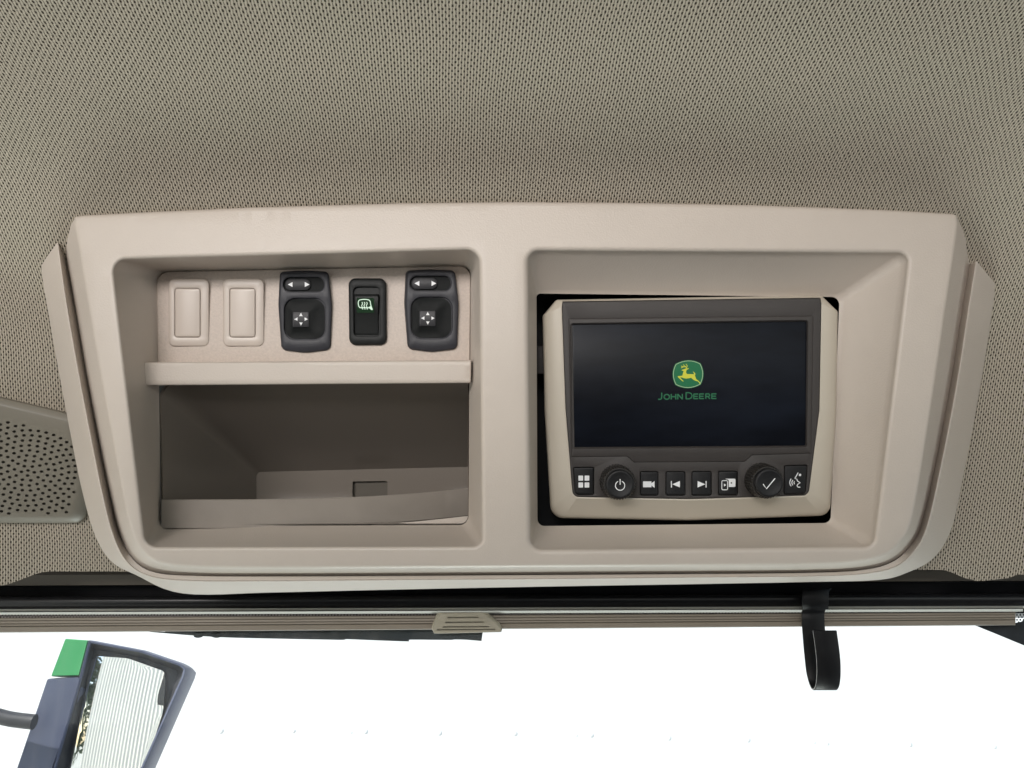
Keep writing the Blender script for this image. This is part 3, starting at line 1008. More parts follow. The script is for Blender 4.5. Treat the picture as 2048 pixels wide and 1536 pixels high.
def mirror_switch(label):
    cx, cy = 610, 624
    t = Thing('mirror_adjustment_switch', label, 'switch', P(cx, 706, dsurf(0, cx, cy)(0, 0)), group='mirror adjustment switches on the plate')
    S = lambda o: dsurf(o, cx, cy)
    outl = rl([(560, 543, 9), (610, 541, 60), (657, 543, 10), (664.5, 610, 120), (661.5, 700, 12), (610, 706, 80), (563, 700, 12), (556.5, 610, 120)], 6)
    slot = rl([(566, 554, 14.5), (649, 554, 14.5), (649, 584, 14.5), (566, 584, 14.5)], 6)
    well = rl([(568, 596, 23), (651, 596, 23), (651, 679.5, 23), (568, 679.5, 23)], 7)
    mb = MB()
    mb.plate(outl, [slot, well], S(-.0040), S(.001), bev=3.5, bevd=.0022, well=S(-.0017), wellbev=1.2)
    mb.build('bezel', 'switch', t, smooth=50)
    mb = MB(); mb.poly(off(slot, .8), S(-.0019), th=.0002); mb.build('slider_slot', 'pad', t, smooth=0)
    kn = rl([(570.5, 557.5, 11), (621, 557.5, 11), (621, 580.5, 11), (570.5, 580.5, 11)], 6)
    mb = MB()
    mb.plate(kn, [], S(-.0036), S(-.0009), bev=1.2, bevd=.0006)
    k = mb.build('slider', 'padtop', t, smooth=50)
    for (x, a) in ((581, 180), (613.5, 0)):
        mb = MB(); mb.poly(tri(x, 569, 9, a, 1.0), S(-.0038)); mb.build('arrow', 'white', t, parent=k, smooth=0)
    # dished pad with a flat square centre and four finger dimples
    pl = off(well, 2.2)
    sq = rl([(585, 623.5, 3), (618, 623.5, 3), (618, 654.5, 3), (585, 654.5, 3)], 7)
    mb = MB()
    c0 = fd(cx, cy) + SD
    rings = []
    for q in range(0, 9):
        tt_ = q / 8
        def dep(x, y, tt_=tt_):
            ang = math.atan2(y - 638, x - 601.5)
            dim = 0.5 + 0.5 * math.cos(4 * ang)
            return c0 - .0020 - .0010 * tt_ ** 1.5 - .0003 * math.cos(tt_ * math.pi) + 0.0008 * dim * math.sin(tt_ * math.pi)
        rings.append((mid(pl, sq, tt_), dep))
    rings = [(pl, c0 - .0014)] + rings
    mb.loft(rings, cap1=True)
    p = mb.build('direction_pad', 'pad', t, smooth=50)
    mb = MB()
    mb.plate(off(sq, .2), [], c0 - .0037, c0 - .0026, bev=1.0, bevd=.0004)
    mb.build('pad_centre', 'padtop', t, parent=p, smooth=50)
    for (x, y, a) in ((601.8, 629.5, -90), (602, 647.5, 90), (592.3, 638.3, 180), (612, 638.3, 0)):
        mb = MB(); mb.poly(tri(x, y, 6.2, a), c0 - .0039); mb.build('arrow', 'white', t, parent=p, smooth=0)
    return t
ms = mirror_switch('black mirror switch with slider and four-way pad, between blank cover and mirror heater switch')
def copy_tree(o, parent=None):
    c = o.copy()
    col.objects.link(c)
    c.parent = parent
    for ch in list(o.children):
        copy_tree(ch, c)
    return c
m2 = copy_tree(ms.o)
shift = P(862, 622, fd(862, 624) + SD) - P(610, 624, fd(610, 624) + SD)
m2.matrix_world = M @ Matrix.Translation(ms.org + shift)
m2['label'] = 'black mirror switch with slider and four-way pad, at the plate end towards the display'

# ------------------------------------------------------------------ heated mirror switch
cx, cy = 735, 624
S = lambda o: dsurf(o, cx, cy)
t = Thing('mirror_heater_switch', 'narrow black rocker switch with a lit green mirror-heating symbol', 'switch', P(cx, 691, S(0)(0, 0)))
mb = MB()
mb.plate(rl([(697, 556.5, 14), (772.5, 556.5, 14), (774, 690.5, 14), (698.5, 690.5, 14)], 6), [rl([(706, 573.5, 10), (759.5, 573.5, 10), (760.5, 673, 9), (707.5, 673, 9)], 6)], S(-.0040), S(.001), bev=3.5, bevd=.0022, well=S(-.0017), wellbev=1.0)
mb.build('bezel', 'rocker', t, smooth=50)
c0 = fd(cx, cy) + SD
xl, xr = 708.8, 757.5
rows = [(588, .0035), (588.5, -.0040), (591, -.0056), (594, -.0060), (627, -.0038), (630, -.0032), (664, -.0030), (669, -.0024), (671, -.0006), (671.5, .0035)]
mb = MB()
ids = []
for y, o in rows:
    dx = .8 if o < -.0015 else 0
    zs = c0 + o
    ids.append(mb.raw([P(xl, y, c0 + .0035), P(xl, y, min(zs + .0015, c0 + .0035)), P(xl + 1.8, y, zs), P(xr - 1.8, y, zs), P(xr, y, min(zs + .0015, c0 + .0035)), P(xr, y, c0 + .0035)]))
for a, b in zip(ids, ids[1:]):
    mb.bridge(a, b, closed=False)
rk = mb.build('rocker', 'rocker', t, smooth=40)
def rockd(o):
    return lambda x, y: c0 - .0060 + (.0022) * (y - 594) / 33.0 - o
mb = MB()
mb.poly(rl([(713.5, 596, 2), (748, 596, 2), (748, 625.5, 2), (713.5, 625.5, 2)], 3), rockd(.00012), th=.0002)
mb.build('lit_window', 'iconglow', t, parent=rk, smooth=0)
mb = MB()
zx = lambda x, y: (540 + x / 8.083, 530 + y / 8.083)
out_ = cr([zx(*p) for p in ((1640, 690), (1628, 640), (1618, 590), (1595, 565), (1520, 556), (1450, 566), (1430, 590), (1428, 630), (1440, 675), (1465, 690), (1530, 690), (1595, 692))], 4)
mb.stroke(out_, 1.7, rockd(.0005))
mb.poly([zx(*p) for p in ((1585, 685), (1640, 660), (1662, 725), (1640, 728))], rockd(.0005))
for x in (1488, 1526, 1564):
    mb.stroke(cr([zx(x - 2, 598), zx(x + 8, 625), zx(x - 6, 655), zx(x + 4, 685), zx(x + 10, 720)], 4), 1.5, rockd(.00055))
mb.build('heated_mirror_symbol', 'iconlit', t, parent=rk, smooth=0)

# ------------------------------------------------------------------ display unit
ud = lambda x, y: 0.5675 + 0.003 * ((x - 1380) / 300.0) ** 2 * 0 + 0.010 * (768 - y) / 500.0 * 0
UD = 0.566
unit = Thing('display_unit', 'tan and dark grey display unit with screen, buttons and two knobs, set into the console', 'display', P(1380, 1038, .60))
outer = rl([(1085, 632, 8), (1112.5, 599.5, 8), (1642, 590.5, 8), (1675.5, 623, 8), (1673, 820, 60), (1659.5, 1031, 22), (1375, 1041, 200), (1102, 1036, 26), (1089, 820, 60)], 6, 3)
inner = rl([(1123.5, 614, 2), (1125, 603, 2), (1640.5, 595.5, 2), (1643, 607, 2), (1639, 820, 60), (1617, 991, 13), (1380, 998.5, 200), (1145.5, 994, 13), (1131, 820, 60)], 6, 3)
mb = MB()
ub = lambda d_, k=1.0: (lambda x, y: d_ + .007 * k * sst(992, 1036, y))
mb.loft([(outer, .62), (outer, ub(.5755)), (mid(outer, inner, .03), ub(.5728)), (mid(outer, inner, .09), ub(.5712)), (mid(outer, inner, .2), ub(.5700)), (mid(outer, inner, .94), .5668), (inner, .5670), (inner, .5705)], cap0=True)
mb.build('shell', 'unit', unit, smooth=45)
scr = rl([(1144, 650, 3), (1613, 643.5, 3), (1610.5, 891, 3), (1147, 894, 3)], 4)
sur_pts = [(1137, 637, 3), (1627, 631, 3), (1622.5, 907, 3), (1504, 910.5, 3), (1490, 923.5, 3), (1268, 925, 3), (1254, 913, 3), (1142.5, 914.5, 3)]
sur = rl(sur_pts, 4)
sur_hole = rl([(p.x, p.y, 2) for p in off([Vector(q[:2]) for q in sur_pts], 7)], 3)
BT = {'menu': [(1145.5, 934.5, 4), (1188.5, 933.5, 4), (1188.5, 990, 4), (1150, 990.5, 8)],
      'camera': [(1279.5, 942.5, 4), (1317, 942.5, 4), (1317, 991.5, 4), (1279.5, 991.5, 4)],
      'prev': [(1331, 942.5, 4), (1371, 942.5, 4), (1371, 991.5, 4), (1331, 991.5, 4)],
      'next': [(1383, 942.5, 4), (1423.5, 942, 4), (1423.5, 991.5, 4), (1383, 991.5, 4)],
      'media': [(1436, 941.5, 4), (1476, 941.5, 4), (1476, 991, 4), (1436, 991, 4)],
      'voice': [(1568, 930.5, 4), (1615.5, 929.5, 4), (1611.5, 989, 8), (1567, 989.5, 4)]}
BL = {k: rl(v, 4) for k, v in BT.items()}
mb = MB()
mb.plate(off(inner, .8), [sur_hole] + list(BL.values()), UD + .0003, UD + .006, bev=1.5, bevd=.0006, well=UD + .004, wellbev=.7)
bezel = mb.build('bezel', 'bezel', unit, smooth=45)
mb = MB()
scro = off(scr, -4.0)
mb.fill(off(sur, 2.5), [scro], UD - .0007)
mb.loft([(off(sur, 2.5), UD - .0007), (off(sur, 1.0), UD - .0004), (sur, UD + .0003), (sur, UD + .002)])
mb.loft([(scro, UD - .0007), (off(scr, -1.0), UD + .0006), (scr, UD + .0018), (scr, UD + .003)])
mb.build('screen_surround', 'bezel', unit, parent=bezel, smooth=45)
mb = MB()
SCD = UD + .0015
mb.plate(off(scr, -.2), [], SCD, UD + .006, bev=.6)
screen = mb.build('screen', 'screen', unit, smooth=45)

# start-up picture on the screen
zq = lambda x, y: (1290 + x / 12.047, 700 + y / 12.047)
def bulge(k):
    cxq, cyq = 1038, 582
    pts = []
    crn = [(738, 340), (1332, 325), (1336, 828), (740, 838)]
    mids = [(1040, 252), (1402, 575), (1040, 915), (672, 588)]
    for i in range(4):
        a = Vector(crn[i]); b = Vector(crn[(i + 1) % 4]); m_ = Vector(mids[i])
        c = m_ * 2 - (a + b) / 2
        for j in range(8):
            u_ = j / 8
            q = a * (1 - u_) ** 2 + c * 2 * u_ * (1 - u_) + b * u_ * u_
            pts.append(q)
    ctr = Vector((cxq, cyq))
    return [Vector(zq(*(ctr + (p - ctr) * k))) for p in pts]
lw = bulge(1.0); lg = bulge(0.945); lo_ = bulge(1.03)
mb = MB(); mb.poly(lo_, SCD - .0001, th=.0001); mb.poly(lg, SCD - .0003, th=.0001)
logo = mb.build('emblem', 'deergreen', unit, parent=screen, smooth=0)
mb = MB()
mb.fill(bulge(0.985), [bulge(0.95)], SCD - .00035)
mb.build('emblem_border', 'deerline', unit, parent=screen, smooth=0)
deer = [(878, 487), (900, 475), (960, 455), (985, 445), (990, 418), (1008, 418), (1003, 452), (1030, 440), (1060, 433), (1040, 462), (1005, 474), (988, 530), (996, 560), (1020, 580), (1100, 580), (1165, 583), (1183, 590), (1176, 560), (1154, 518), (1182, 532), (1217, 575), (1212, 592), (1200, 600),
        (1212, 640), (1225, 680), (1240, 710), (1280, 733), (1335, 795), (1325, 822), (1290, 772), (1265, 752), (1215, 742), (1160, 712), (1125, 682), (1115, 668), (1060, 680), (990, 688), (935, 680), (890, 662), (845, 656), (872, 693), (932, 753), (915, 760), (850, 707), (805, 663), (783, 645), (800, 630), (850, 626), (903, 617),
        (908, 580), (925, 530), (930, 502), (890, 497)]
mb = MB()
mb.fill([Vector(zq(*p)) for p in deer], [], SCD - .0004)
for s_ in ([(1000, 430), (1016, 395), (1008, 365), (985, 337)], [(998, 412), (955, 385), (935, 365), (922, 348)], [(990, 412), (940, 402), (895, 398), (868, 380)], [(950, 402), (905, 415), (868, 434)]):
    mb.stroke([zq(*p) for p in cr(s_, 3)], 1.25, SCD - .0004, th=.0001)
mb.build('leaping_deer', 'deeryellow', unit, parent=screen, smooth=0)
def letter(ch, x0, x1, y0, y1):
    w_ = x1 - x0; h_ = y1 - y0
    X = lambda u_, v_: zq(x0 + u_ * w_, y0 + v_ * h_)
    if ch == 'J': return [[X(.88, 0), X(.88, .6), X(.80, .86), X(.6, .95), X(0, .95)]]
    if ch == 'O': return [[X(.5 + .5 * math.cos(a * math.pi / 10), .5 + .5 * math.sin(a * math.pi / 10)) for a in range(21)]]
    if ch == 'H': return [[X(0, 0), X(0, 1)], [X(1, 0), X(1, 1)], [X(0, .5), X(1, .5)]]
    if ch == 'N': return [[X(0, 1), X(0, 0)], [X(0, 0.04), X(1, .96)], [X(1, 1), X(1, 0)]]
    if ch == 'D': return [[X(0, 0), X(0, 1)], [X(0, .05), X(.5, .05), X(.85, .18), X(1, .5), X(.85, .82), X(.5, .95), X(0, .95)]]
    if ch == 'E': return [[X(0, 0), X(0, 1)], [X(0, .07), X(1, .07)], [X(0, .5), X(.9, .5)], [X(0, .93), X(1, .93)]]
    if ch == 'R': return [[X(0, 0), X(0, 1)], [X(0, .07), X(.75, .07), X(.95, .2), X(.95, .4), X(.75, .55), X(0, .55)], [X(.55, .55), X(1, 1)]]
mb = MB()
for ch, a, b, c, d_ in (('J', 315, 415, 1025, 1195), ('O', 460, 590, 1070, 1188), ('H', 632, 742, 1058, 1192), ('N', 790, 900, 1058, 1190), ('D', 990, 1135, 1020, 1185), ('E', 1175, 1280, 1052, 1182), ('E', 1315, 1420, 1050, 1180), ('R', 1465, 1560, 1048, 1178), ('E', 1610, 1722, 1048, 1178)):
    for i, s_ in enumerate(letter(ch, a, b, c, d_)):
        mb.stroke(s_, 2.5, SCD - .0003 - .00002 * i, th=.0001)
mb.build('start_up_lettering', 'deertext', unit, parent=screen, smooth=0)

# buttons and their symbols
BF = UD - .0004
def button(key, shapes):
    mb = MB()
    mb.plate(off(BL[key], 1.3), [], BF, UD + .004, bev=2.0, bevd=.0008)
    b = mb.build('button', 'button', unit, smooth=45)
    mb = MB()
    shapes(mb)
    mb.build('symbol', 'white', unit, parent=b, smooth=0)
    return b
SY = BF - .00025
def sh_menu(mb):
    for x in (1156.8, 1169.2):
        for y in (951.2, 964.9):
            mb.poly(rl([(x, y, 1), (x + 9.4, y, 1), (x + 9.4, y + 10.2, 1), (x, y + 10.2, 1)], 2), SY)
def sh_cam(mb):
    mb.poly([(1286, 962.7), (1302.8, 962.7), (1302.8, 966.5), (1309.2, 962), (1309.2, 976), (1302.8, 971), (1302.8, 974.5), (1286, 974.5)], SY)
def sh_prev(mb):
    mb.poly([(1341.8, 962), (1343.7, 962), (1343.7, 975), (1341.8, 975)], SY)
    mb.poly([(1344.4, 968.5), (1359.8, 962), (1359.8, 974.8)], SY)
def sh_next(mb):
    mb.poly([(1395.2, 962), (1410.6, 968.5), (1395.2, 974.8)], SY)
    mb.poly([(1411.2, 962), (1413.1, 962), (1413.1, 975), (1411.2, 975)], SY)
def sh_media(mb):
    c = rl([(1448, 957.4, 2), (1471, 957.4, 2), (1471, 974, 2), (1457.5, 974, .5), (1457.5, 959.6, 2)], 2)
    hole = [Vector(p) for p in ((1460.6, 965.9), (1464, 963.6), (1464, 968.2))]
    mb.fill(c, [hole], SY)
    ph = rl([(1443.6, 961.2, 2.4), (1455.2, 961.2, 2.4), (1455.2, 979.6, 2.4), (1443.6, 979.6, 2.4)], 3)
    mb.stroke(ph, 1.5, SY, closed=True)
    mb.poly([(1448, 967.2), (1452.4, 970.1), (1448, 973.2)], SY)
zv = lambda x, y: (1400 + x / 7.06, 900 + y / 7.06)
def sh_voice(mb):
    mb.stroke([zv(*p) for p in ((1386, 320), (1340, 402), (1368, 412), (1376, 436), (1414, 464), (1380, 484), (1370, 506), (1384, 524), (1416, 525))], 1.9, SY)
    mb.poly(circ(*zv(1412, 352), 2.5, 12), SY)
    for (x, y0, y1, b_) in ((1332, 442, 482, 8), (1308, 424, 498, 14), (1284, 406, 512, 20)):
        mb.stroke([zv(x - b_ * math.sin(i / 6 * math.pi) + 3, y0 + (y1 - y0) * i / 6) for i in range(7)], 1.8, SY)
button('menu', sh_menu); button('camera', sh_cam); button('prev', sh_prev); button('next', sh_next); button('media', sh_media); button('voice', sh_voice)

def knob(bx, by, shapes):
    c = P(bx, by, UD)
    rr = 34.5 / F * UD
    nt_ = 36
    ids = []
    mb = MB()
    for (z, r_, tooth) in ((-.002, rr * .93, 0), (.0005, rr, 1), (.0125, rr * .965, 1), (.0142, rr * .91, .6), (.0150, rr * .87, 0), (.0150, rr * .86, 0)):
        ring = []
        for i in range(nt_ * 6):
            a = 2 * math.pi * i / (nt_ * 6)
            tw = .022 * (z / .012)
            g = 1 - tooth * 0.085 * (0.5 + 0.5 * math.cos(nt_ * (a + tw))) ** 2
            ring.append(c + Vector((math.cos(a) * r_ * g, math.sin(a) * r_ * g, z)))
        ids.append(mb.raw(ring))
    for a, b in zip(ids, ids[1:]):
        mb.bridge(a, b)
    mb.f.append(tuple(ids[-1]))
    k = mb.build('knob', 'knob', unit, smooth=60)
    mb = MB()
    ids = []
    r2 = 29.0 / F * .549
    for (z, q) in ((.0148, 1.0), (.0172, 1.0), (.0184, .97), (.0190, .92), (.0190, .80), (.0187, .74), (.0187, .01)):
        ids.append(mb.raw([c + Vector((math.cos(2 * math.pi * i / 64) * r2 * q, math.sin(2 * math.pi * i / 64) * r2 * q, z)) for i in range(64)]))
    for a, b in zip(ids, ids[1:]):
        mb.bridge(a, b)
    mb.f.append(tuple(ids[-1]))
    cp = mb.build('cap', 'button', unit, parent=k, smooth=60)
    fdp = UD - .0187 - .0002
    mb = MB()
    q = c + Vector((0, 0, .0189))
    ox, oy = 1024 + q.x / -q.z * F, 768 - q.y / -q.z * F
    shapes(mb, ox, oy, fdp)
    mb.build('symbol', 'white', unit, parent=k, smooth=0)
def sh_power(mb, x, y, d):
    y += 2.5
    mb.stroke([(x + 9.3 * math.sin(R(a)), y - 9.3 * math.cos(R(a))) for a in range(22, 339, 12)], 1.5, d)
    mb.stroke([(x, y - 13), (x, y - 1.8)], 1.7, d)
def sh_check(mb, x, y, d):
    mb.stroke([(x - 13, y + 2), (x - 6.3, y + 11.5), (x + 11, y - 9.5)], 1.9, d)
knob(1233, 962, sh_power)
knob(1522, 959.5, sh_check)

# ------------------------------------------------------------------ speaker grille on the headliner
sp = Thing('speaker_grille', 'taupe plastic speaker grille with round perforations beside the console', 'speaker', P(60, 1045, .61))
def spd(x, y):
    return 0.6035 + 0.012 * (y - 900) / 150.0 + 0.010 * (x - 60) / 150.0
g_out = rl([(-330, 742, 10), (0, 793, 60), (190, 838, 20), (200, 905, 20), (170, 1046, 26), (-330, 1046, 20)], 6, 3)
holes = []
poly_in = [(-290, 800), (0, 834), (146, 876), (158, 905), (158, 955), (133, 1027), (-290, 1027)]
ccx, ccy = 56, 941
ring = 0
while ring < 30:
    r_ = ring * 13.6
    n_ = max(1, int(2 * math.pi * r_ / 16.0))
    for i in range(n_):
        a = 2 * math.pi * i / n_ + ring * .37
        x, y = ccx + r_ * math.cos(a), ccy + r_ * math.sin(a) * .74
        if inside((x, y), poly_in) and x > -120:
            holes.append((x, y))
    ring += 1
mb = MB()
inn = rl([(-300, 772, 10), (0, 812, 60), (168, 852, 16), (172, 905, 20), (140, 1033, 20), (-300, 1033, 20)], 6, 3)
mb.fill(inn, [circ(x, y, 4.0, 8, 2.7) for x, y in holes], lambda x, y: spd(x, y) - .001)
mb.loft([(inn, lambda x, y: spd(x, y) - .001), (mid(inn, g_out, .25), lambda x, y: spd(x, y) - .0004), (mid(inn, g_out, .85), lambda x, y: spd(x, y) + .0025), (g_out, lambda x, y: spd(x, y) + .005), (off(g_out, 2), lambda x, y: spd(x, y) + .03)])
for x, y in holes:
    mb.loft([(circ(x, y, 4.0, 8, 2.7), lambda a, b: spd(a, b) - .001), (circ(x, y, 3.9, 8, 2.6), lambda a, b: spd(a, b) + .0016)])
mb.build('perforated_cover', 'grille', sp, smooth=40)
mb = MB()
mb.fill(off(inn, 4), [], lambda x, y: spd(x, y) + .0022)
mb.build('backing', 'lip', sp, smooth=0)

# ------------------------------------------------------------------ windscreen header, blind, bar
def long_strip(name, material, sec_l, sec_r, xl, xr, thing=None, n=24, smooth=40, bow=0.0, **kw):
    """a long member across the cab: cross-section given as (y pixel, depth) at its two ends"""
    mb = MB()
    ids = []
    for i in range(n + 1):
        t_ = i / n
        x = xl + (xr - xl) * t_
        ring = []
        for (ya, da), (yb_, db) in zip(sec_l, sec_r):
            ring.append(P(x, ya + (yb_ - ya) * t_ + bow * 4 * t_ * (1 - t_), da + (db - da) * t_))
        ids.append(mb.raw(ring))
    for a, b in zip(ids, ids[1:]):
        mb.bridge(a, b)
    mb.f.append(tuple(ids[0])); mb.f.append(tuple(ids[-1]))
    return mb.build(name, material, thing, smooth=smooth, **kw)

hd = Thing('windscreen_header', 'dark header frame over the windscreen behind the console', 'frame', P(1024, 1225, .72))
long_strip('trim_strip', 'lip', [(1120, .690), (1152, .676), (1173, .677), (1173, .72), (1120, .72)], [(1110, .690), (1140, .676), (1160, .677), (1160, .72), (1110, .72)], -350, 2400, hd)
long_strip('frame_channel', 'black', [(1172.5, .700), (1175, .696), (1219, .700), (1219, .73), (1172.5, .73)], [(1159.5, .700), (1162, .696), (1210, .700), (1210, .73), (1159.5, .73)], -350, 2400, hd)

def tube_section(yc, d, r_px, n=20):
    r_ = r_px / F * d
    return [(yc + r_px * math.cos(2 * math.pi * i / n), d + r_ * math.sin(2 * math.pi * i / n)) for i in range(n)]
tb = long_strip('grab_bar', 'tube', tube_section(1207, .672, 13.2), tube_section(1198.5, .672, 13.2), -350, 2400, smooth=60)
tag(tb, 'round satin black bar running across the windscreen top', 'bar')

bl = Thing('roller_blind', 'tan roller sun blind pulled up at the windscreen top', 'blind', P(1024, 1260, .69))
long_strip('cassette_strip', 'alu', [(1219.4, .668), (1219.9, .667), (1224.0, .674), (1224.2, .675), (1224.2, .70), (1219.4, .70)], [(1210.6, .668), (1211.1, .667), (1215.4, .674), (1215.6, .675), (1215.6, .70), (1210.6, .70)], -350, 2400, bl)
long_strip('cassette_strip', 'alu', [(1225.6, .666), (1226.1, .665), (1230.4, .672), (1230.6, .673), (1230.6, .70), (1225.6, .70)], [(1217.6, .666), (1218.1, .665), (1223.0, .672), (1223.2, .673), (1223.2, .70), (1217.6, .70)], -350, 2046, bl)
long_strip('cassette_gap', 'black', [(1222, .676), (1229, .676), (1229, .705), (1222, .705)], [(1214, .676), (1221, .676), (1221, .705), (1214, .705)], -350, 2400, bl)
# perforated cloth between cassette and rail
vf = []; uvf = []; ff = []
nx = 60
for i in range(nx + 1):
    t_ = i / nx
    x = -350 + (2030 + 350) * t_
    ya = 1228 + (1221 - 1228) * t_; yb_ = 1246 + (1230 - 1246) * t_
    for (y, d_) in ((ya, .686), (yb_, .684)):
        p = P(x, y, d_); vf.append(p); uvf.append((p.x, p.y))
for i in range(nx):
    ff.append((2 * i, 2 * i + 1, 2 * i + 3, 2 * i + 2))
make('blind_cloth', vf, ff, 'perf', bl, smooth=0, uvs=uvf)
secL = [(1237.5, .684), (1238, .6795), (1239.5, .6785), (1243, .6782), (1244.2, .6790), (1245.4, .6780), (1249.0, .6776), (1250.2, .6785), (1251.6, .6775), (1254.2, .6772), (1255.2, .6784), (1256.2, .6755), (1257.2, .6748), (1266.5, .6748), (1268, .6770), (1268, .690), (1237.5, .690)]
def map_r(y):
    return 1223.5 + (y - 1237.5) * (1250.5 - 1223.5) / (1268 - 1237.5)
rl_ = long_strip('bottom_rail', 'rail', secL, [(map_r(y), d_) for y, d_ in secL], -350, 2031, bl, smooth=25, n=40)
# pull handle
zh = lambda x, y: (850 + x / 12.05, 1200 + y / 12.05)
ho = rl([(*zh(310, 280), 2), (*zh(1490, 285), 2), (*zh(1805, 560), 4), (*zh(1866, 680), 4), (*zh(1842, 776), 2), (*zh(222, 810), 1.5), (*zh(160, 685), 3), (*zh(185, 570), 4)], 4)
hf = rl([(*zh(420, 335), 3), (*zh(1330, 300), 3), (*zh(1700, 590), 5), (*zh(1820, 690), 4), (*zh(1825, 770), 2), (*zh(230, 802), 1.5), (*zh(178, 685), 3), (*zh(240, 520), 5)], 4)
HD = .6690
grooves = []
for (a, b, c, e, y) in ((540, 1285, 545, 1295, 425), (495, 1415, 490, 1430, 540), (440, 1545, 432, 1560, 650), (295, 1695, 290, 1700, 716)):
    grooves.append([Vector(zh(a, y - 15)), Vector(zh(b, y - 22)), Vector(zh(e, y + 12)), Vector(zh(c, y + 20))])
mb = MB()
mb.fill(hf, grooves, HD)
mb.loft([(hf, HD), (mid(hf, ho, .3), HD + .0005), (mid(hf, ho, .95), HD + .0035), (ho, HD + .0045), (ho, HD + .012)], cap1=True)
for g in grooves:
    mb.loft([(g, HD), (g, HD + .005)], cap1=True)
mb.build('pull_handle', 'handle', bl, smooth=40)

# ------------------------------------------------------------------ coat hook on the bar
hk = Thing('coat_hook', 'black flat steel J hook clipped on the bar over the windscreen', 'hook', P(1640, 1378, .645))
def strap(path, w_px, thick, name, material, edge=None):
    """path: (x centre, y, depth); a flat strap whose width runs across the cab"""
    pts = []
    pp = [Vector(p) for p in path]
    sm = []
    n = len(pp)
    for i in range(n - 1):
        p0 = pp[max(i - 1, 0)]; p1 = pp[i]; p2 = pp[i + 1]; p3 = pp[min(i + 2, n - 1)]
        for j in range(8):
            t_ = j / 8
            sm.append(0.5 * ((2 * p1) + (p2 - p0) * t_ + (2 * p0 - 5 * p1 + 4 * p2 - p3) * t_ * t_ + (3 * p1 - p0 - 3 * p2 + p3) * t_ ** 3))
    sm.append(pp[-1])
    ctr = [P(*q) for q in sm]
    mb = MB(); ids = []
    hw = w_px / F * .655 / 2
    for i, c in enumerate(ctr):
        a = ctr[max(i - 1, 0)]; b = ctr[min(i + 1, len(ctr) - 1)]
        tg = (b - a); tg.x = 0; tg.normalize()
        nn = Vector((0, -tg.z, tg.y)) * thick / 2
        X = Vector((hw, 0, 0)); e = Vector((hw - .0004, 0, 0))
        ids.append(mb.raw([c - X + nn * .5, c - e + nn, c + e + nn, c + X + nn * .5, c + X - nn * .5, c + e - nn, c - e - nn, c - X - nn * .5]))
    for a, b in zip(ids, ids[1:]):
        mb.bridge(a, b)
    mb.f.append(tuple(ids[0])); mb.f.append(tuple(ids[-1]))
    hwv = hw
    return mb
path = [(1637, 1178, .680), (1636, 1180, .672), (1633, 1184, .665), (1630.5, 1192, .6605), (1629.5, 1201, .6590), (1629, 1211, .6605), (1628, 1219, .6645), (1626, 1226, .6660), (1626, 1240, .6650), (1628, 1270, .6645), (1631, 1305, .6640),
        (1635, 1340, .6620), (1640, 1362, .6585), (1645.5, 1375.5, .6530), (1651, 1378, .6475), (1655.5, 1368, .6425), (1657.5, 1345, .6395), (1656, 1310, .6390), (1649.5, 1261, .6405)]
mb = strap(path, 46, .0016, 'strap', 'hook')
nv = len(mb.v)
bd = mb.build('strap', 'hook', hk, smooth=50)
# worn bare edge along the strap's side facing the mirror
mb2 = MB()
cen = [mb.v[i:i + 8] for i in range(0, nv, 8)]
aa = []; bb = []
for k, c in enumerate(cen):
    if k < 2 or (k > 44 and k < 60):
        pass
    aa.append(c[0] + Vector((-.00012, 0, 0))); bb.append(c[7] + Vector((-.00012, 0, 0)))
ia = mb2.raw(aa[88:]); ib = mb2.raw(bb[88:])
mb2.bridge(ia, ib, closed=False)
mb2.build('worn_edge', 'worn', hk, parent=bd, smooth=0)
# clip tab
mb = strap([(1637, 1177.5, .6615), (1632, 1182, .6590), (1631, 1195, .6570), (1630.5, 1208, .6572), (1630, 1218, .6600)], 53, .0014, 'clip', 'hook')
mb.build('clip', 'hook', hk, smooth=50)

# ------------------------------------------------------------------ windscreen, frit corner, wiper
ws = Thing('windscreen', 'clear windscreen pane with black printed corner', 'windscreen', Vector((0, .745, EZ - .0)), frame=WORLD)
def gy(z):      # the pane leans out slightly towards its foot
    return .742 + .06 * (EZ + .10 - z)
def gp(x, z, o=0.0):
    return Vector((x, gy(z) + .10 * -(x / .9) ** 2 + o, z))
vg = []; fg = []
NX, NZ = 24, 8
for o in (0, .006):
    for i in range(NX + 1):
        for j in range(NZ + 1):
            vg.append(gp(-.9 + 1.8 * i / NX, EZ + .10 - 1.5 * j / NZ, o))
W_ = (NX + 1) * (NZ + 1)
for s_ in (0, W_):
    for i in range(NX):
        for j in range(NZ):
            a = s_ + i * (NZ + 1) + j
            fg.append((a, a + 1, a + NZ + 2, a + NZ + 1) if s_ == 0 else (a + NZ + 1, a + NZ + 2, a + 1, a))
make('pane', vg, fg, 'pane', ws, smooth=60)
def on_pane(x, y, o):
    """where a pixel's ray meets the pane"""
    r_ = (PW(x, y, 1.0) - EYE)
    lo, hi = 0.3, 1.5
    for _ in range(40):
        m_ = (lo + hi) / 2
        p = EYE + r_ * m_
        if p.y < gp(p.x, p.z, o).y: lo = m_
        else: hi = m_
    return EYE + r_ * lo
fc = [(1938, 1246), (1990, 1267), (2048, 1291), (2150, 1338), (2300, 1415), (2400, 1470), (2400, 1190), (2075, 1190), (2060, 1222), (2044, 1243), (2030, 1246)]
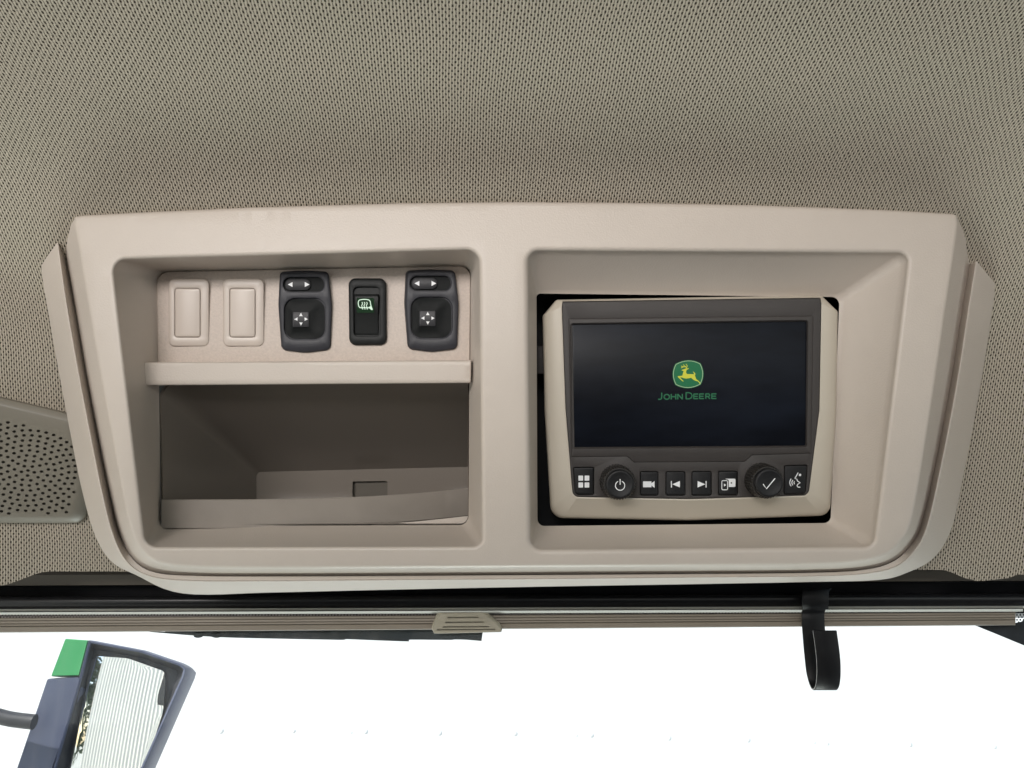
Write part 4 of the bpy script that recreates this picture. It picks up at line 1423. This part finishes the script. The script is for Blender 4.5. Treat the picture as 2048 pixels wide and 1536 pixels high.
def band(name, pts, material, o, thing, **kw):
    l = [Vector(p) for p in pts]
    rv, re, rf, *_ = delaunay_2d_cdt(l, [(i, (i + 1) % len(l)) for i in range(len(l))], [], 0, 1e-4)
    vv = [on_pane(p[0], p[1], o) for p in rv]
    n0 = len(vv)
    vv += [on_pane(p[0], p[1], o - .0006) for p in rv]
    fs = []
    for f_ in rf:
        c = sum((rv[i] for i in f_), Vector((0, 0))) / len(f_)
        if inside(c, l):
            fs.append(tuple(f_)); fs.append(tuple(n0 + i for i in reversed(f_)))
    return make(name, vv, fs, material, thing, smooth=0, **kw)
fb = band('frit_band', fc, 'frit', -.001, ws, label='black printed band across the upper corner of the pane')
vv = []; fs = []
for r_ in range(7):
    for c_ in range(8):
        x = 2034 + c_ * 6.6 + (r_ % 2) * 3.3; y = 1220 + r_ * 4.9
        if x - 2030 < (1252 - y) * 1.6 + 4 and (x - 2034) > (1226 - y):
            b_ = len(vv)
            cc = circ(x, y, 1.9 - .05 * c_, 8)
            vv += [on_pane(q.x, q.y, -.0022) for q in cc]
            fs.append(tuple(range(b_, b_ + 8)))
if vv:
    make('frit_dots', vv, fs, 'frit', ws, parent=fb, smooth=0, kind='stuff')

wp = Thing('wiper', 'black parked windscreen wiper behind the blind rail', 'wiper', P(600, 1280, .80))
def bar_px(name, ptsT, ptsB, d0, d1, material, thing, parent=None):
    mb = MB()
    T_ = cr(ptsT, 4); B_ = cr(ptsB, 4)
    ids = [mb.loop(T_, d0), mb.loop(B_, d0), mb.loop(B_, d1), mb.loop(T_, d1)]
    for a, b in zip(ids, ids[1:] + ids[:1]):
        mb.bridge(a, b, closed=False)
    mb.f.append(tuple(i[0] for i in ids)); mb.f.append(tuple(i[-1] for i in ids))
    return mb.build(name, material, thing, parent=parent, smooth=40)
bar_px('arm', [(380, 1258), (520, 1262), (640, 1268), (760, 1272), (818, 1273)], [(380, 1262), (520, 1270), (640, 1276), (760, 1281), (818, 1283)], .812, .822, 'wiper', wp)
bar_px('blade_carrier', [(330, 1262), (500, 1256), (760, 1254), (966, 1255)], [(330, 1265), (500, 1273), (690, 1278), (905, 1280)], .800, .806, 'wiper', wp)
bar_px('rubber_blade', [(300, 1262), (430, 1269), (560, 1273), (690, 1276.5)], [(300, 1264), (430, 1274), (560, 1277.5), (690, 1280)], .790, .794, 'wiper', wp)
bar_px('end_cap', [(900, 1262), (930, 1262), (966, 1262)], [(900, 1279), (930, 1279.5), (963, 1282)], .796, .812, 'wiper', wp)
bar_px('joint', [(386, 1267), (396, 1266), (407, 1267)], [(388, 1274), (396, 1276), (405, 1274)], .788, .80, 'wiper', wp)
bar_px('joint', [(424, 1268), (432, 1268), (440, 1269)], [(424, 1274), (432, 1276), (439, 1275)], .788, .80, 'wiper', wp)

# ------------------------------------------------------------------ outside mirror
mp = PW(250, 1430, 1.70)
iv = (mp - EYE).normalized()
rv_ = Vector((-.27, -.963, .02)).normalized()
mn = (rv_ - iv).normalized()                       # the glass looks straight back along the machine
mir = Thing('outside_mirror', 'grey outside mirror with green cap beyond the windscreen', 'mirror', on_plane(150, 1750, mp, mn), frame=WORLD)
def mpx(l, o):
    return [on_plane(p[0], p[1], mp, mn) + mn * o for p in l]
def ext(name, outl, rings, material, parent=None, cap0=True, cap1=True, smooth=40):
    """loft of pixel loops lying at offsets along the mirror normal"""
    mb = MB()
    ids = [mb.raw(mpx(l, o)) for l, o in rings]
    for a, b in zip(ids, ids[1:]):
        mb.bridge(a, b)
    if cap0: mb.f.append(tuple(ids[0]))
    if cap1: mb.f.append(tuple(ids[-1]))
    return make(name, mb.v, mb.f, material, mir, parent=parent, smooth=smooth)
housing = rl([(188, 1281, 2), (293, 1301, 80), (372, 1328, 40), (383, 1338, 8), (379, 1356, 8), (299, 1536, 30), (204, 1750, 20), (60, 1750, 10), (118, 1536, 30), (170, 1352, 10)], 5)
rim = rl([(190, 1299, 4), (290, 1318, 60), (352, 1340, 20), (358, 1348, 8), (352, 1366, 8), (296, 1520, 30), (210, 1725, 20), (90, 1725, 10), (138, 1536, 30), (178, 1352, 10)], 5)
gl_ = rl([(187, 1312, 14), (258, 1317, 60), (331, 1343, 10), (334, 1360, 14), (329, 1425, 60), (293, 1538, 40), (222, 1715, 16), (98, 1715, 16), (146, 1536, 40), (178, 1365, 30)], 5)
lipl = off(housing, 6.5)
hs = ext('housing', None, [(off(housing, 10), -.075), (off(housing, 2), -.03), (housing, .0), (off(housing, 1.5), .03), (off(housing, 3), .033), (lipl, .032), (lipl, .026)], 'mbody', cap1=False)
ext('inner_wall', None, [(lipl, .027), (mid(lipl, rim, .5), .016), (rim, .0038)], 'mdark', cap0=False, cap1=False)
ext('glass_rim', None, [(off(rim, -1), .0035), (off(gl_, -2.5), .004), (gl_, .0035), (gl_, .001)], 'mdark', cap0=False, cap1=False)
# slightly convex glass
rv2, _, rf2, *_ = delaunay_2d_cdt([Vector(p) for p in gl_] + [Vector((x, y)) for x in range(100, 335, 8) for y in range(1318, 1716, 8) if inside((x, y), off(gl_, 3))], [(i, (i + 1) % len(gl_)) for i in range(len(gl_))], [], 0, 1e-4)
cg = on_plane(240, 1480, mp, mn)
vv = []
for p in rv2:
    q = on_plane(p[0], p[1], mp, mn)
    vv.append(q + mn * (.0125 - (q - cg).length_squared / (2 * 3.0)))
make('mirror_glass', vv, [tuple(f_) for f_ in rf2 if inside(sum((rv2[i] for i in f_), Vector((0, 0))) / len(f_), gl_)], 'glass_m', mir, smooth=80)
capl = rl([(140, 1279, 3), (186.5, 1282.5, 2), (168.5, 1352.5, 2), (111.5, 1354, 2)], 4)
ext('green_cap', None, [(off(capl, 4), -.07), (capl, -.02), (capl, .022), (off(capl, 1.5), .026)], 'green')
arml = rl([(103.5, 1358, 4), (168, 1353.5, 3), (172, 1380, 10), (150, 1440, 30), (116, 1536, 30), (55, 1750, 5), (-30, 1750, 5), (43.5, 1536, 30)], 4)
ext('back_shell', None, [(off(arml, 6), -.06), (arml, -.02), (arml, .018), (off(arml, 2), .024)], 'mbody')
# support tube
ps = [(-160, 1395), (-60, 1413), (0, 1425), (50, 1438), (98, 1444)]
sm = cr(ps, 5)
mb = MB(); ids = []
for i, q in enumerate(sm):
    c = on_plane(q.x, q.y, mp, mn) + mn * .065
    a = sm[max(i - 1, 0)]; b = sm[min(i + 1, len(sm) - 1)]
    tg = (on_plane(b.x, b.y, mp, mn) - on_plane(a.x, a.y, mp, mn)).normalized()
    u_ = tg.cross(mn).normalized()
    r_ = .0145 if i < len(sm) - 1 else .0150
    ids.append(mb.raw([c + (u_ * math.cos(2 * math.pi * k / 16) + mn * math.sin(2 * math.pi * k / 16)) * r_ for k in range(16)]))
for a, b in zip(ids, ids[1:]):
    mb.bridge(a, b)
mb.f.append(tuple(ids[0])); mb.f.append(tuple(ids[-1]))
make('support_tube', mb.v, mb.f, 'mdark', mir, smooth=60)
